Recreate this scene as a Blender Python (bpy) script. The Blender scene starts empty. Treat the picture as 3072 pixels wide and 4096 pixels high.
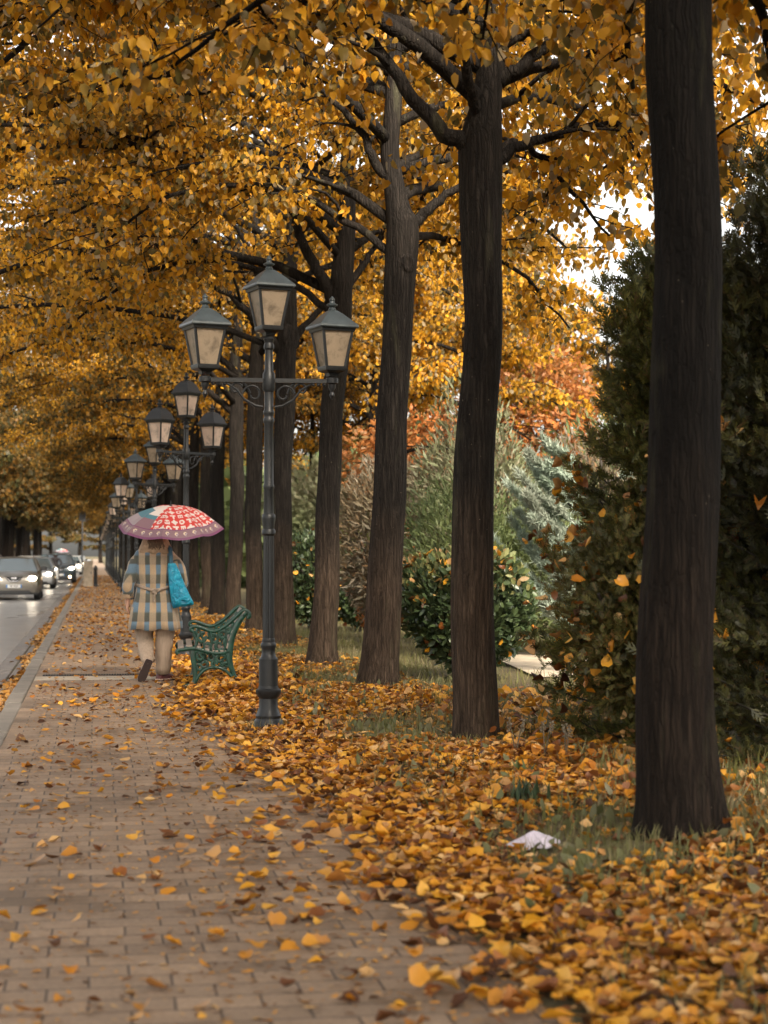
import bpy, bmesh, math, random
import numpy as np
from mathutils import Vector, Matrix, Euler
R = math.radians
scene = bpy.context.scene
COL = scene.collection

# ------------------------------------------------------------------ camera
cam_d = bpy.data.cameras.new("camera")
cam = bpy.data.objects.new("camera", cam_d)
COL.objects.link(cam)
cam.location = (0, 0, 1.4)
cam.rotation_euler = (R(90 + 1.347), 0, R(-8.879))
cam_d.sensor_fit = 'VERTICAL'
cam_d.sensor_height = 36.0
cam_d.sensor_width = 27.0
cam_d.lens = 1850 / 1024 * 36.0
cam_d.clip_end = 4000
cam_d.dof.use_dof = True
cam_d.dof.focus_distance = 16.5
cam_d.dof.aperture_fstop = 3.0
scene.camera = cam

# ------------------------------------------------------------------ world, sun, exposure
SUN_EL, SUN_AZ = 37.0, 166.0        # elevation; azimuth from the street axis (+Y), negative = left
w = bpy.data.worlds.new("World")
scene.world = w
w.use_nodes = True
nt = w.node_tree
nt.nodes.clear()
sky = nt.nodes.new('ShaderNodeTexSky')
sky.sky_type = 'NISHITA'
sky.sun_disc = False
sky.sun_elevation = R(SUN_EL)
sky.sun_rotation = R(SUN_AZ)
sky.air_density = 1.0
sky.dust_density = 4.0
sky.ozone_density = 1.0
hs = nt.nodes.new('ShaderNodeHueSaturation')
hs.inputs['Saturation'].default_value = 0.28
bg = nt.nodes.new('ShaderNodeBackground')
bg.inputs['Strength'].default_value = 0.15
wo = nt.nodes.new('ShaderNodeOutputWorld')
nt.links.new(sky.outputs[0], hs.inputs['Color'])
warm = nt.nodes.new('ShaderNodeMix'); warm.data_type = 'RGBA'; warm.blend_type = 'MULTIPLY'; warm.inputs[0].default_value = 1.0
warm.inputs[7].default_value = (1.0, .95, .87, 1)
nt.links.new(hs.outputs[0], warm.inputs[6])
nt.links.new(warm.outputs[2], bg.inputs['Color'])
nt.links.new(bg.outputs[0], wo.inputs['Surface'])

sun_d = bpy.data.lights.new("sun", 'SUN')
sun_d.energy = 3.2
sun_d.angle = R(14)
sun_d.color = (1.0, 0.87, 0.70)
sun = bpy.data.objects.new("sun", sun_d)
COL.objects.link(sun)
sun.location = (10, -30, 40)
_a, _e = R(SUN_AZ), R(SUN_EL)
_to = Vector((math.sin(_a) * math.cos(_e), math.cos(_a) * math.cos(_e), math.sin(_e)))
sun.rotation_euler = (-_to).to_track_quat('-Z', 'Y').to_euler()

scene.view_settings.view_transform = 'Standard'
scene.view_settings.look = 'None'
scene.view_settings.exposure = 1.55
scene.view_settings.gamma = 1.0
scene.render.engine = 'CYCLES'
cy = scene.cycles
cy.max_bounces = 7
cy.diffuse_bounces = 4
cy.glossy_bounces = 2
cy.transmission_bounces = 4
cy.transparent_max_bounces = 6
cy.sample_clamp_indirect = 6.0
cy.use_denoising = True
cy.caustics_reflective = False
cy.caustics_refractive = False

# ------------------------------------------------------------------ helpers: objects
def tag(o, label=None, cat=None, group=None, kind=None):
    if label: o['label'] = label
    if cat: o['category'] = cat
    if group: o['group'] = group
    if kind: o['kind'] = kind
    return o

def empty(name, loc=(0, 0, 0), rz=0.0, label=None, cat=None, group=None):
    o = bpy.data.objects.new(name, None)
    o.empty_display_size = 0.2
    COL.objects.link(o)
    o.location = loc
    o.rotation_euler = (0, 0, rz)
    return tag(o, label, cat, group)

def link_mesh(name, me, parent=None, mats=()):
    o = bpy.data.objects.new(name, me)
    COL.objects.link(o)
    for m in (mats if isinstance(mats, (list, tuple)) else [mats]):
        if m is not None: me.materials.append(m)
    if parent is not None: o.parent = parent
    return o

def copy_tree(o, parent=None):
    c = o.copy()
    COL.objects.link(c)
    if parent is not None:
        c.parent = parent
        c.matrix_parent_inverse = o.matrix_parent_inverse.copy()
    for ch in list(o.children):
        copy_tree(ch, c)
    return c

def catmull(pts, n):
    """resample a polyline of (x,y,z,...) rows smoothly into n rows"""
    P = np.array(pts, float)
    if len(P) == 2:
        t = np.linspace(0, 1, n)[:, None]
        return P[0] * (1 - t) + P[1] * t
    E = np.vstack([2 * P[0] - P[1], P, 2 * P[-1] - P[-2]])
    out = []
    for s in np.linspace(0, len(P) - 1 - 1e-9, n):
        i = int(s); t = s - i
        p0, p1, p2, p3 = E[i], E[i + 1], E[i + 2], E[i + 3]
        out.append(0.5 * (2 * p1 + (p2 - p0) * t + (2 * p0 - 5 * p1 + 4 * p2 - p3) * t * t + (3 * p1 - p0 - 3 * p2 + p3) * t ** 3))
    return np.array(out)

class MB:
    """collects shapes and links them as one mesh object"""
    def __init__(s):
        s.v, s.f, s.mi = [], [], []
    def add(s, verts, faces, mi=0):
        b = len(s.v)
        s.v.extend([tuple(map(float, q)) for q in verts])
        for f in faces:
            s.f.append([i + b for i in f]); s.mi.append(mi)
    def box(s, c, d, mi=0, M=None):
        x, y, z = d[0] / 2, d[1] / 2, d[2] / 2
        vs = [Vector((sx * x, sy * y, sz * z)) for sz in (-1, 1) for sy in (-1, 1) for sx in (-1, 1)]
        if M is not None: vs = [M @ q for q in vs]
        vs = [q + Vector(c) for q in vs]
        s.add(vs, [(0, 2, 3, 1), (4, 5, 7, 6), (0, 1, 5, 4), (2, 6, 7, 3), (0, 4, 6, 2), (1, 3, 7, 5)], mi)
    def tube(s, pts, rad, seg=8, mi=0, cap=True, flat=None):
        """round tube along pts; rad scalar or list; flat=(w,t,axis) keeps an elliptical section with its thin axis along 'axis'"""
        P = [Vector(p[:3]) for p in pts]
        n = len(P)
        rad = [rad] * n if np.isscalar(rad) else list(rad)
        vs, fs = [], []
        prev = None
        for i in range(n):
            t = (P[min(i + 1, n - 1)] - P[max(i - 1, 0)])
            if t.length < 1e-9: t = Vector((0, 0, 1))
            t.normalize()
            if flat is not None:
                b = Vector(flat[1]); a = b.cross(t)
                if a.length < 1e-6: a = Vector((1, 0, 0))
                a.normalize()
                for k in range(seg):
                    q = 2 * math.pi * k / seg
                    cx, sx_ = math.cos(q), math.sin(q)
                    cx = math.copysign(abs(cx) ** 0.6, cx); sx_ = math.copysign(abs(sx_) ** 0.6, sx_)
                    vs.append(P[i] + a * (cx * rad[i]) + b * (sx_ * flat[0]))
            else:
                if prev is None:
                    ref = Vector((0, 0, 1)) if abs(t.z) < 0.9 else Vector((1, 0, 0))
                    a = t.cross(ref).normalized()
                else:
                    a = prev - t * prev.dot(t)
                    a = a.normalized() if a.length > 1e-6 else t.orthogonal().normalized()
                prev = a
                b = t.cross(a)
                for k in range(seg):
                    q = 2 * math.pi * k / seg
                    vs.append(P[i] + a * (math.cos(q) * rad[i]) + b * (math.sin(q) * rad[i]))
        for i in range(n - 1):
            for k in range(seg):
                k2 = (k + 1) % seg
                fs.append((i * seg + k, i * seg + k2, (i + 1) * seg + k2, (i + 1) * seg + k))
        if cap:
            fs.append(tuple(range(seg - 1, -1, -1)))
            fs.append(tuple((n - 1) * seg + k for k in range(seg)))
        s.add(vs, fs, mi)
    def lathe(s, prof, seg=24, c=(0, 0, 0), mi=0, flute=0.0, nfl=12, z0=0, z1=0, rot=0.0):
        """prof rows (r, z)"""
        vs, fs = [], []
        n = len(prof)
        for r, z in prof:
            for k in range(seg):
                q = 2 * math.pi * k / seg + rot
                rr = r
                if flute and z0 <= z <= z1: rr = r * (1 - flute * (0.5 - 0.5 * math.cos(q * nfl)))
                vs.append((c[0] + rr * math.cos(q), c[1] + rr * math.sin(q), c[2] + z))
        for i in range(n - 1):
            for k in range(seg):
                k2 = (k + 1) % seg
                fs.append((i * seg + k, i * seg + k2, (i + 1) * seg + k2, (i + 1) * seg + k))
        fs.append(tuple(range(seg - 1, -1, -1)))
        fs.append(tuple((n - 1) * seg + k for k in range(seg)))
        s.add(vs, fs, mi)
    def loft(s, rings, mi=0, cap=True, closed=True):
        n, m = len(rings), len(rings[0])
        vs = [p for r in rings for p in r]
        fs = []
        for i in range(n - 1):
            for k in range(m if closed else m - 1):
                k2 = (k + 1) % m
                fs.append((i * m + k, i * m + k2, (i + 1) * m + k2, (i + 1) * m + k))
        if cap and closed:
            fs.append(tuple(range(m - 1, -1, -1)))
            fs.append(tuple((n - 1) * m + k for k in range(m)))
        s.add(vs, fs, mi)
    def xform(s, M):
        s.v = [tuple(M @ Vector(q)) for q in s.v]
        return s
    def build(s, name, mats, parent=None, smooth=True, bevel=0.0, angle=40):
        me = bpy.data.meshes.new(name)
        me.from_pydata(s.v, [], s.f)
        me.update()
        o = link_mesh(name, me, parent, mats)
        if len(me.materials) > 1:
            me.polygons.foreach_set('material_index', s.mi)
        bm = bmesh.new(); bm.from_mesh(me)
        bmesh.ops.recalc_face_normals(bm, faces=bm.faces)
        bm.to_mesh(me); bm.free()
        if smooth:
            me.polygons.foreach_set('use_smooth', [True] * len(me.polygons))
            try: me.set_sharp_from_angle(angle=R(angle))
            except Exception: pass
        if bevel:
            b = o.modifiers.new('bevel', 'BEVEL'); b.width = bevel; b.segments = 2; b.limit_method = 'ANGLE'
        return o

def np_mesh(name, V, loops, starts, mat, parent=None, smooth=False):
    me = bpy.data.meshes.new(name)
    me.vertices.add(len(V)); me.vertices.foreach_set('co', np.ascontiguousarray(V, dtype=np.float32).ravel())
    me.loops.add(len(loops)); me.loops.foreach_set('vertex_index', np.ascontiguousarray(loops, dtype=np.int32))
    me.polygons.add(len(starts)); me.polygons.foreach_set('loop_start', np.ascontiguousarray(starts, dtype=np.int32))
    me.update(calc_edges=True)
    if smooth: me.polygons.foreach_set('use_smooth', np.ones(len(starts), dtype=bool))
    return link_mesh(name, me, parent, mat)

def unit(a):
    return a / np.maximum(np.linalg.norm(a, axis=-1, keepdims=True), 1e-9)

# templates: leaf along +y, width along x, normal z
T_HEX = (np.array([(0, 0, 0), (-.40, .16, .05), (-.42, .55, .06), (0, 1, 0), (.42, .55, .06), (.40, .16, .05)]), [(0, 3, 2, 1), (0, 5, 4, 3)])
T_LEAF = (np.array([(0, 0, 0), (0, .36, -.02), (0, .72, 0), (0, 1.02, .03), (-.26, -.05, .05), (-.50, .30, .12), (-.33, .70, .09), (.26, -.05, .05), (.50, .30, .12), (.33, .70, .09)]),
          [(0, 1, 5, 4), (1, 2, 6, 5), (2, 3, 6), (0, 7, 8, 1), (1, 8, 9, 2), (2, 9, 3)])
T_LANCE = (np.array([(0, 0, 0), (-.11, .4, .02), (0, 1, -.06), (.11, .4, .02)]), [(0, 3, 2, 1)])
T_OVAL = (np.array([(0, 0, 0), (-.22, .3, .05), (-.2, .7, .05), (0, 1, 0), (.2, .7, .05), (.22, .3, .05)]), [(0, 3, 2, 1), (0, 5, 4, 3)])
T_BLADE = (np.array([(-.04, 0, 0), (.04, 0, 0), (.025, .6, .06), (0, 1, .2), (-.025, .6, .06)]), [(0, 1, 2, 4), (4, 2, 3)])
def _spray():
    vs, fs = [], []
    def bl(x, y, ang, L, w):
        c, s = math.cos(ang), math.sin(ang); b = len(vs)
        for px, py in ((0, 0), (-w, L * .5), (0, L), (w, L * .5)):
            vs.append((x + px * c + py * s, y - px * s + py * c, 0.03 * py))
        fs.append((b, b + 3, b + 2, b + 1))
    bl(0, 0, 0, 1, .06)
    for y, L in ((.15, .45), (.38, .42), (.6, .32)):
        bl(0, y, .6, L, .05); bl(0, y, -.6, L, .05)
    return np.array(vs), fs
T_SPRAY = _spray()
T_NEEDLE = (np.array([(-.05, 0, 0), (.05, 0, 0), (0, 1, .05)]), [(0, 1, 2)])

def scatter(tpl, P, T, N, S, curl=None, rng=None, wid=None):
    tv, tf = tpl
    P = np.asarray(P, float); n, k = len(P), len(tv)
    T = unit(np.asarray(T, float)); B = unit(np.cross(T, N)); N = np.cross(B, T)
    S = np.broadcast_to(np.asarray(S, float), (n,))
    L = np.broadcast_to(tv[None], (n, k, 3)).copy()
    if wid is not None: L[:, :, 0] *= np.asarray(wid)[:, None]
    if curl is not None:
        c1, c2 = curl
        L[:, :, 2] += c1[:, None] * (L[:, :, 1] - .5) ** 2 + c2[:, None] * L[:, :, 0] ** 2 * 2
    V = P[:, None, :] + S[:, None, None] * (L[:, :, 0:1] * B[:, None, :] + L[:, :, 1:2] * T[:, None, :] + L[:, :, 2:3] * N[:, None, :])
    fl = np.concatenate([np.array(f) for f in tf]); ln = np.array([len(f) for f in tf])
    loops = (fl[None, :] + (np.arange(n) * k)[:, None]).ravel()
    st = np.concatenate([[0], np.cumsum(ln)[:-1]])
    starts = (st[None, :] + (np.arange(n) * len(fl))[:, None]).ravel()
    return V.reshape(-1, 3), loops, starts

def join_np(parts):
    Vs, Ls, Ss = [], [], []; vb = lb = 0
    for V, l, s in parts:
        Vs.append(V); Ls.append(l + vb); Ss.append(s + lb); vb += len(V); lb += len(l)
    return np.vstack(Vs), np.concatenate(Ls), np.concatenate(Ss)

def rand_unit(rng, n):
    return unit(rng.normal(size=(n, 3)))

# ------------------------------------------------------------------ helpers: materials
def new_mat(name):
    m = bpy.data.materials.new(name); m.use_nodes = True
    nt = m.node_tree; nt.nodes.clear()
    o = nt.nodes.new('ShaderNodeOutputMaterial')
    return m, nt, o

def ramp(nt, cols, interp='LINEAR'):
    r = nt.nodes.new('ShaderNodeValToRGB'); cr = r.color_ramp; cr.interpolation = interp
    while len(cr.elements) < len(cols): cr.elements.new(0.5)
    for e, (p, c) in zip(cr.elements, cols):
        e.position = p; e.color = (*c, 1)
    return r

def noise(nt, scale, detail=4, rough=.55, vec=None, dist=0.0):
    n = nt.nodes.new('ShaderNodeTexNoise')
    n.inputs['Scale'].default_value = scale; n.inputs['Detail'].default_value = detail
    n.inputs['Roughness'].default_value = rough; n.inputs['Distortion'].default_value = dist
    if vec is not None: nt.links.new(vec, n.inputs['Vector'])
    return n

def mixc(nt, a, b, fac, mode='MIX'):
    m = nt.nodes.new('ShaderNodeMix'); m.data_type = 'RGBA'; m.blend_type = mode
    for sock, val in ((m.inputs[6], a), (m.inputs[7], b), (m.inputs[0], fac)):
        if hasattr(val, 'links') or hasattr(val, 'is_linked'): nt.links.new(val, sock)
        elif isinstance(val, (int, float)): sock.default_value = val
        else: sock.default_value = (*val, 1)
    return m.outputs[2]

def mathn(nt, op, a, b=None, clamp=False):
    m = nt.nodes.new('ShaderNodeMath'); m.operation = op; m.use_clamp = clamp
    for i, v in enumerate((a, b)):
        if v is None: continue
        if isinstance(v, (int, float)): m.inputs[i].default_value = v
        else: nt.links.new(v, m.inputs[i])
    return m.outputs[0]

def objcoord(nt, scale=None):
    tc = nt.nodes.new('ShaderNodeTexCoord')
    if scale is None: return tc.outputs['Object']
    mp = nt.nodes.new('ShaderNodeMapping'); mp.inputs['Scale'].default_value = scale
    nt.links.new(tc.outputs['Object'], mp.inputs['Vector'])
    return mp.outputs[0]

def bump(nt, h, strength=.4, dist=.01):
    b = nt.nodes.new('ShaderNodeBump'); b.inputs['Strength'].default_value = strength; b.inputs['Distance'].default_value = dist
    nt.links.new(h, b.inputs['Height'])
    return b.outputs[0]

def simple_mat(name, col, rough=.6, metal=0.0, spec=.5, var=.25, nscale=9.0, bmp=0.0, coat=0.0, coord_scale=None):
    m, nt, o = new_mat(name)
    p = nt.nodes.new('ShaderNodeBsdfPrincipled')
    v = objcoord(nt, coord_scale)
    n = noise(nt, nscale, 5, .6, v)
    r = ramp(nt, [(.3, tuple(c * (1 - var) for c in col)), (.7, tuple(min(1, c * (1 + var)) for c in col))])
    nt.links.new(n.outputs[0], r.inputs[0]); nt.links.new(r.outputs[0], p.inputs['Base Color'])
    rr = nt.nodes.new('ShaderNodeMapRange'); rr.inputs[3].default_value = max(.02, rough - .12); rr.inputs[4].default_value = min(1, rough + .12)
    nt.links.new(n.outputs[0], rr.inputs[0]); nt.links.new(rr.outputs[0], p.inputs['Roughness'])
    p.inputs['Metallic'].default_value = metal
    p.inputs['Specular IOR Level'].default_value = spec
    p.inputs['Coat Weight'].default_value = coat
    if bmp:
        n2 = noise(nt, nscale * 6, 4, .6, v)
        nt.links.new(bump(nt, n2.outputs[0], bmp, .01), p.inputs['Normal'])
    nt.links.new(p.outputs[0], o.inputs[0])
    return m

def leaf_mat(name, cols, trans=.4, rough=.5, spec=.3, clump=None, clump_scale=.9, clump_fac=.5, interp='LINEAR'):
    """colour per leaf island, with optional slow drift towards another colour in clumps"""
    m, nt, o = new_mat(name)
    g = nt.nodes.new('ShaderNodeNewGeometry')
    r = ramp(nt, cols, interp); nt.links.new(g.outputs['Random Per Island'], r.inputs[0])
    col = r.outputs[0]
    if clump is not None:
        n = noise(nt, clump_scale, 2, .5, objcoord(nt))
        f = nt.nodes.new('ShaderNodeMapRange'); f.inputs[1].default_value = .45; f.inputs[2].default_value = .68
        f.inputs[4].default_value = clump_fac
        nt.links.new(n.outputs[0], f.inputs[0])
        col = mixc(nt, col, clump, f.outputs[0])
    p = nt.nodes.new('ShaderNodeBsdfPrincipled')
    nt.links.new(col, p.inputs['Base Color'])
    p.inputs['Roughness'].default_value = rough; p.inputs['Specular IOR Level'].default_value = spec
    t = nt.nodes.new('ShaderNodeBsdfTranslucent'); nt.links.new(col, t.inputs['Color'])
    mx = nt.nodes.new('ShaderNodeMixShader'); mx.inputs[0].default_value = trans
    nt.links.new(p.outputs[0], mx.inputs[1]); nt.links.new(t.outputs[0], mx.inputs[2])
    nt.links.new(mx.outputs[0], o.inputs[0])
    return m

def emit_mat(name, col, strength):
    m, nt, o = new_mat(name)
    p = nt.nodes.new('ShaderNodeBsdfPrincipled')
    p.inputs['Base Color'].default_value = (*[min(1, c) for c in col], 1)
    p.inputs['Emission Color'].default_value = (*col, 1); p.inputs['Emission Strength'].default_value = strength
    nt.links.new(p.outputs[0], o.inputs[0])
    return m

# ------------------------------------------------------------------ materials
M = {}
M['yellow'] = leaf_mat('linden_leaf', [(0, (.60, .285, .016)), (.3, (.70, .375, .026)), (.52, (.56, .25, .015)), (.66, (.33, .19, .03)), (.8, (.115, .10, .028)), (.88, (.075, .055, .022)), (.94, (.44, .34, .20)), (1, (.34, .27, .17))],
                       trans=.42, clump=(.15, .105, .022), clump_scale=.6, clump_fac=.55)
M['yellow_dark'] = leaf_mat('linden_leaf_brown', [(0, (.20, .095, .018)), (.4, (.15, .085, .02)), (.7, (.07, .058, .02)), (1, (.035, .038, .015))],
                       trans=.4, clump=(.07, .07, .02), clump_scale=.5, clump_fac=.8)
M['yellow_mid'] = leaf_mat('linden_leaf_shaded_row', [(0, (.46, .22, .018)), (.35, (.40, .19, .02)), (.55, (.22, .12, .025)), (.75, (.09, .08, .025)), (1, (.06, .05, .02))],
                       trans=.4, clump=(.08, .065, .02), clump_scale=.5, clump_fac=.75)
M['rust'] = leaf_mat('rust_leaf', [(0, (.46, .165, .035)), (.5, (.37, .13, .035)), (.8, (.32, .14, .05)), (1, (.2, .14, .05))], trans=.4, clump=(.24, .13, .05), clump_fac=.6)
M['grey_green'] = leaf_mat('grey_green_leaf', [(0, (.20, .20, .12)), (.5, (.145, .16, .085)), (.8, (.22, .175, .12)), (1, (.11, .125, .06))], trans=.3, clump=(.18, .22, .10), clump_fac=.7)
M['mauve_grey'] = leaf_mat('mauve_grey_leaf', [(0, (.21, .175, .13)), (.5, (.17, .15, .105)), (.8, (.22, .13, .07)), (1, (.13, .13, .075))], trans=.3, clump=(.27, .21, .12), clump_fac=.6)
M['mid_green'] = leaf_mat('mid_green_leaf', [(0, (.18, .22, .085)), (.5, (.12, .15, .055)), (1, (.08, .11, .045))], trans=.3, clump=(.08, .11, .045), clump_fac=.7)
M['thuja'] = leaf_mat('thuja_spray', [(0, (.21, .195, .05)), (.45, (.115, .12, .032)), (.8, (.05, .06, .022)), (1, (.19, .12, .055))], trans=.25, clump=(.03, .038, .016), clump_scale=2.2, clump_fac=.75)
M['thuja_shaded'] = leaf_mat('shaded_thuja_spray', [(0, (.075, .07, .018)), (.45, (.045, .047, .014)), (.8, (.022, .026, .011)), (1, (.08, .05, .022))], trans=.15, clump=(.014, .017, .008), clump_scale=2.2, clump_fac=.75)  # darker copy of the thuja spray, right-hand shadow put into the colour
M['hedge_green'] = leaf_mat('hedge_spray', [(0, (.20, .17, .05)), (.4, (.12, .12, .035)), (.75, (.055, .06, .022)), (1, (.20, .12, .05))], trans=.2, clump=(.04, .045, .018), clump_scale=2.5, clump_fac=.7)
M['thuja_core'] = simple_mat('thuja_inner_wood', (.02, .018, .012), .9)
M['laurel'] = leaf_mat('laurel_leaf', [(0, (.09, .125, .05)), (.5, (.055, .085, .035)), (1, (.03, .048, .022))], trans=.12, rough=.35, spec=.5)
M['laurel_lit'] = leaf_mat('laurel_lit_leaf', [(0, (.30, .30, .12)), (.6, (.18, .22, .08)), (1, (.32, .2, .09))], trans=.3)  # paler laurel leaf, light on the bush top put into the colour
M['cedar'] = leaf_mat('blue_cedar_needle', [(0, (.44, .53, .42)), (.5, (.36, .45, .37)), (1, (.23, .28, .22))], trans=.2, clump=(.20, .18, .14), clump_scale=1.6, clump_fac=.5)
M['lime_conifer'] = leaf_mat('lime_conifer_spray', [(0, (.34, .36, .11)), (1, (.20, .23, .07))], trans=.3)
M['litter'] = leaf_mat('fallen_leaf', [(0, (.68, .34, .022)), (.20, (.56, .21, .013)), (.36, (.74, .40, .06)), (.50, (.40, .135, .012)), (.62, (.72, .46, .19)), (.74, (.24, .075, .014)), (.88, (.10, .035, .012)), (1, (.05, .022, .012))], trans=.15, rough=.45, spec=.4,
                      clump=(.26, .10, .016), clump_scale=1.1, clump_fac=.4)
M['litter_dull'] = leaf_mat('trodden_leaf', [(0, (.55, .27, .05)), (.3, (.40, .17, .03)), (.55, (.50, .32, .14)), (.8, (.20, .09, .03)), (1, (.09, .045, .02))], trans=.05, rough=.5)
M['grass'] = leaf_mat('grass_blade', [(0, (.185, .185, .06)), (.45, (.14, .15, .045)), (.75, (.28, .22, .11)), (1, (.085, .095, .03))], trans=.35, clump=(.25, .21, .12), clump_scale=.8, clump_fac=.6)
M['weed'] = leaf_mat('weed_leaf', [(0, (.18, .18, .09)), (.6, (.12, .13, .05)), (1, (.24, .22, .14))], trans=.25)
M['dark_plant'] = leaf_mat('dark_plant_leaf', [(0, (.05, .08, .035)), (1, (.03, .05, .025))], trans=.2)

def bark_mat(name, base, low, lichen=.5):
    m, nt, o = new_mat(name)
    p = nt.nodes.new('ShaderNodeBsdfPrincipled')
    v = objcoord(nt)
    vs = objcoord(nt, (34, 34, 2.6))
    n1 = noise(nt, 1.0, 6, .62, vs, .6)
    r1 = ramp(nt, [(.30, tuple(c * .45 for c in base)), (.50, base), (.68, tuple(c * 2.0 for c in base))])
    nt.links.new(n1.outputs[0], r1.inputs[0])
    # warmer, browner lower trunk
    sx = nt.nodes.new('ShaderNodeSeparateXYZ'); nt.links.new(v, sx.inputs[0])
    n3 = noise(nt, 1.6, 3, .5, v)
    zz = mathn(nt, 'ADD', sx.outputs[2], mathn(nt, 'MULTIPLY', n3.outputs[0], 1.2))
    mr = nt.nodes.new('ShaderNodeMapRange'); mr.inputs[1].default_value = 1.7; mr.inputs[2].default_value = 2.6; mr.inputs[3].default_value = 1; mr.inputs[4].default_value = 0
    nt.links.new(zz, mr.inputs[0])
    r2 = ramp(nt, [(.30, tuple(c * .45 for c in low)), (.50, low), (.68, tuple(c * 1.9 for c in low))])
    nt.links.new(n1.outputs[0], r2.inputs[0])
    c = mixc(nt, r1.outputs[0], r2.outputs[0], mr.outputs[0])
    # narrow dark fissures running up the bark
    vf = nt.nodes.new('ShaderNodeTexVoronoi'); vf.feature = 'DISTANCE_TO_EDGE'; vf.inputs['Scale'].default_value = 1.0
    wv = nt.nodes.new('ShaderNodeVectorMath'); wv.operation = 'ADD'; wn = noise(nt, 6, 3, .6, v)
    ws = nt.nodes.new('ShaderNodeVectorMath'); ws.operation = 'SCALE'; ws.inputs['Scale'].default_value = 1.6
    nt.links.new(wn.outputs['Color'], ws.inputs[0]); nt.links.new(ws.outputs[0], wv.inputs[1]); nt.links.new(objcoord(nt, (40, 40, 2.6)), wv.inputs[0]); nt.links.new(wv.outputs[0], vf.inputs['Vector'])
    fm = nt.nodes.new('ShaderNodeMapRange'); fm.inputs[1].default_value = .0; fm.inputs[2].default_value = .24; fm.inputs[3].default_value = .40; fm.inputs[4].default_value = 1.15
    nt.links.new(vf.outputs['Distance'], fm.inputs[0])
    c = mixc(nt, c, fm.outputs[0], .6, 'MULTIPLY')
    # pale lichen flecks and greenish streaks
    vo = nt.nodes.new('ShaderNodeTexVoronoi'); vo.inputs['Scale'].default_value = 16
    nt.links.new(objcoord(nt, (1.2, 1.2, .75)), vo.inputs['Vector'])
    n4 = noise(nt, 1.4, 3, .6, v)
    thr = mathn(nt, 'MULTIPLY', mathn(nt, 'SUBTRACT', n4.outputs[0], .40), .7 * lichen)
    fl = mathn(nt, 'LESS_THAN', vo.outputs['Distance'], thr)
    c = mixc(nt, c, (.19, .165, .115), mathn(nt, 'MULTIPLY', fl, .9))
    n5 = noise(nt, 1.0, 4, .6, objcoord(nt, (5, 5, .9)))
    st = nt.nodes.new('ShaderNodeMapRange'); st.inputs[1].default_value = .58; st.inputs[2].default_value = .72; st.inputs[4].default_value = .55 * lichen
    nt.links.new(n5.outputs[0], st.inputs[0])
    c = mixc(nt, c, (.13, .125, .07), st.outputs[0])
    nt.links.new(c, p.inputs['Base Color'])
    p.inputs['Roughness'].default_value = .88; p.inputs['Specular IOR Level'].default_value = .14
    n6 = noise(nt, 1.0, 5, .65, objcoord(nt, (40, 40, 5)), .8)
    h = mathn(nt, 'ADD', mathn(nt, 'ADD', mathn(nt, 'MULTIPLY', n6.outputs[0], .6), n1.outputs[0]), mathn(nt, 'MULTIPLY', fm.outputs[0], .9))
    nt.links.new(bump(nt, h, .6, .022), p.inputs['Normal'])
    nt.links.new(p.outputs[0], o.inputs[0])
    return m
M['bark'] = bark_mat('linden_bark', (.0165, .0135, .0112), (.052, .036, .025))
M['bark_shaded'] = bark_mat('linden_bark_shaded', (.006, .0048, .004), (.0145, .0102, .0074), .35)  # near-black copy of the bark, vignette darkness put into its colour
M['twig'] = simple_mat('twig_bark', (.035, .028, .022), .8, nscale=14)

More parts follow.
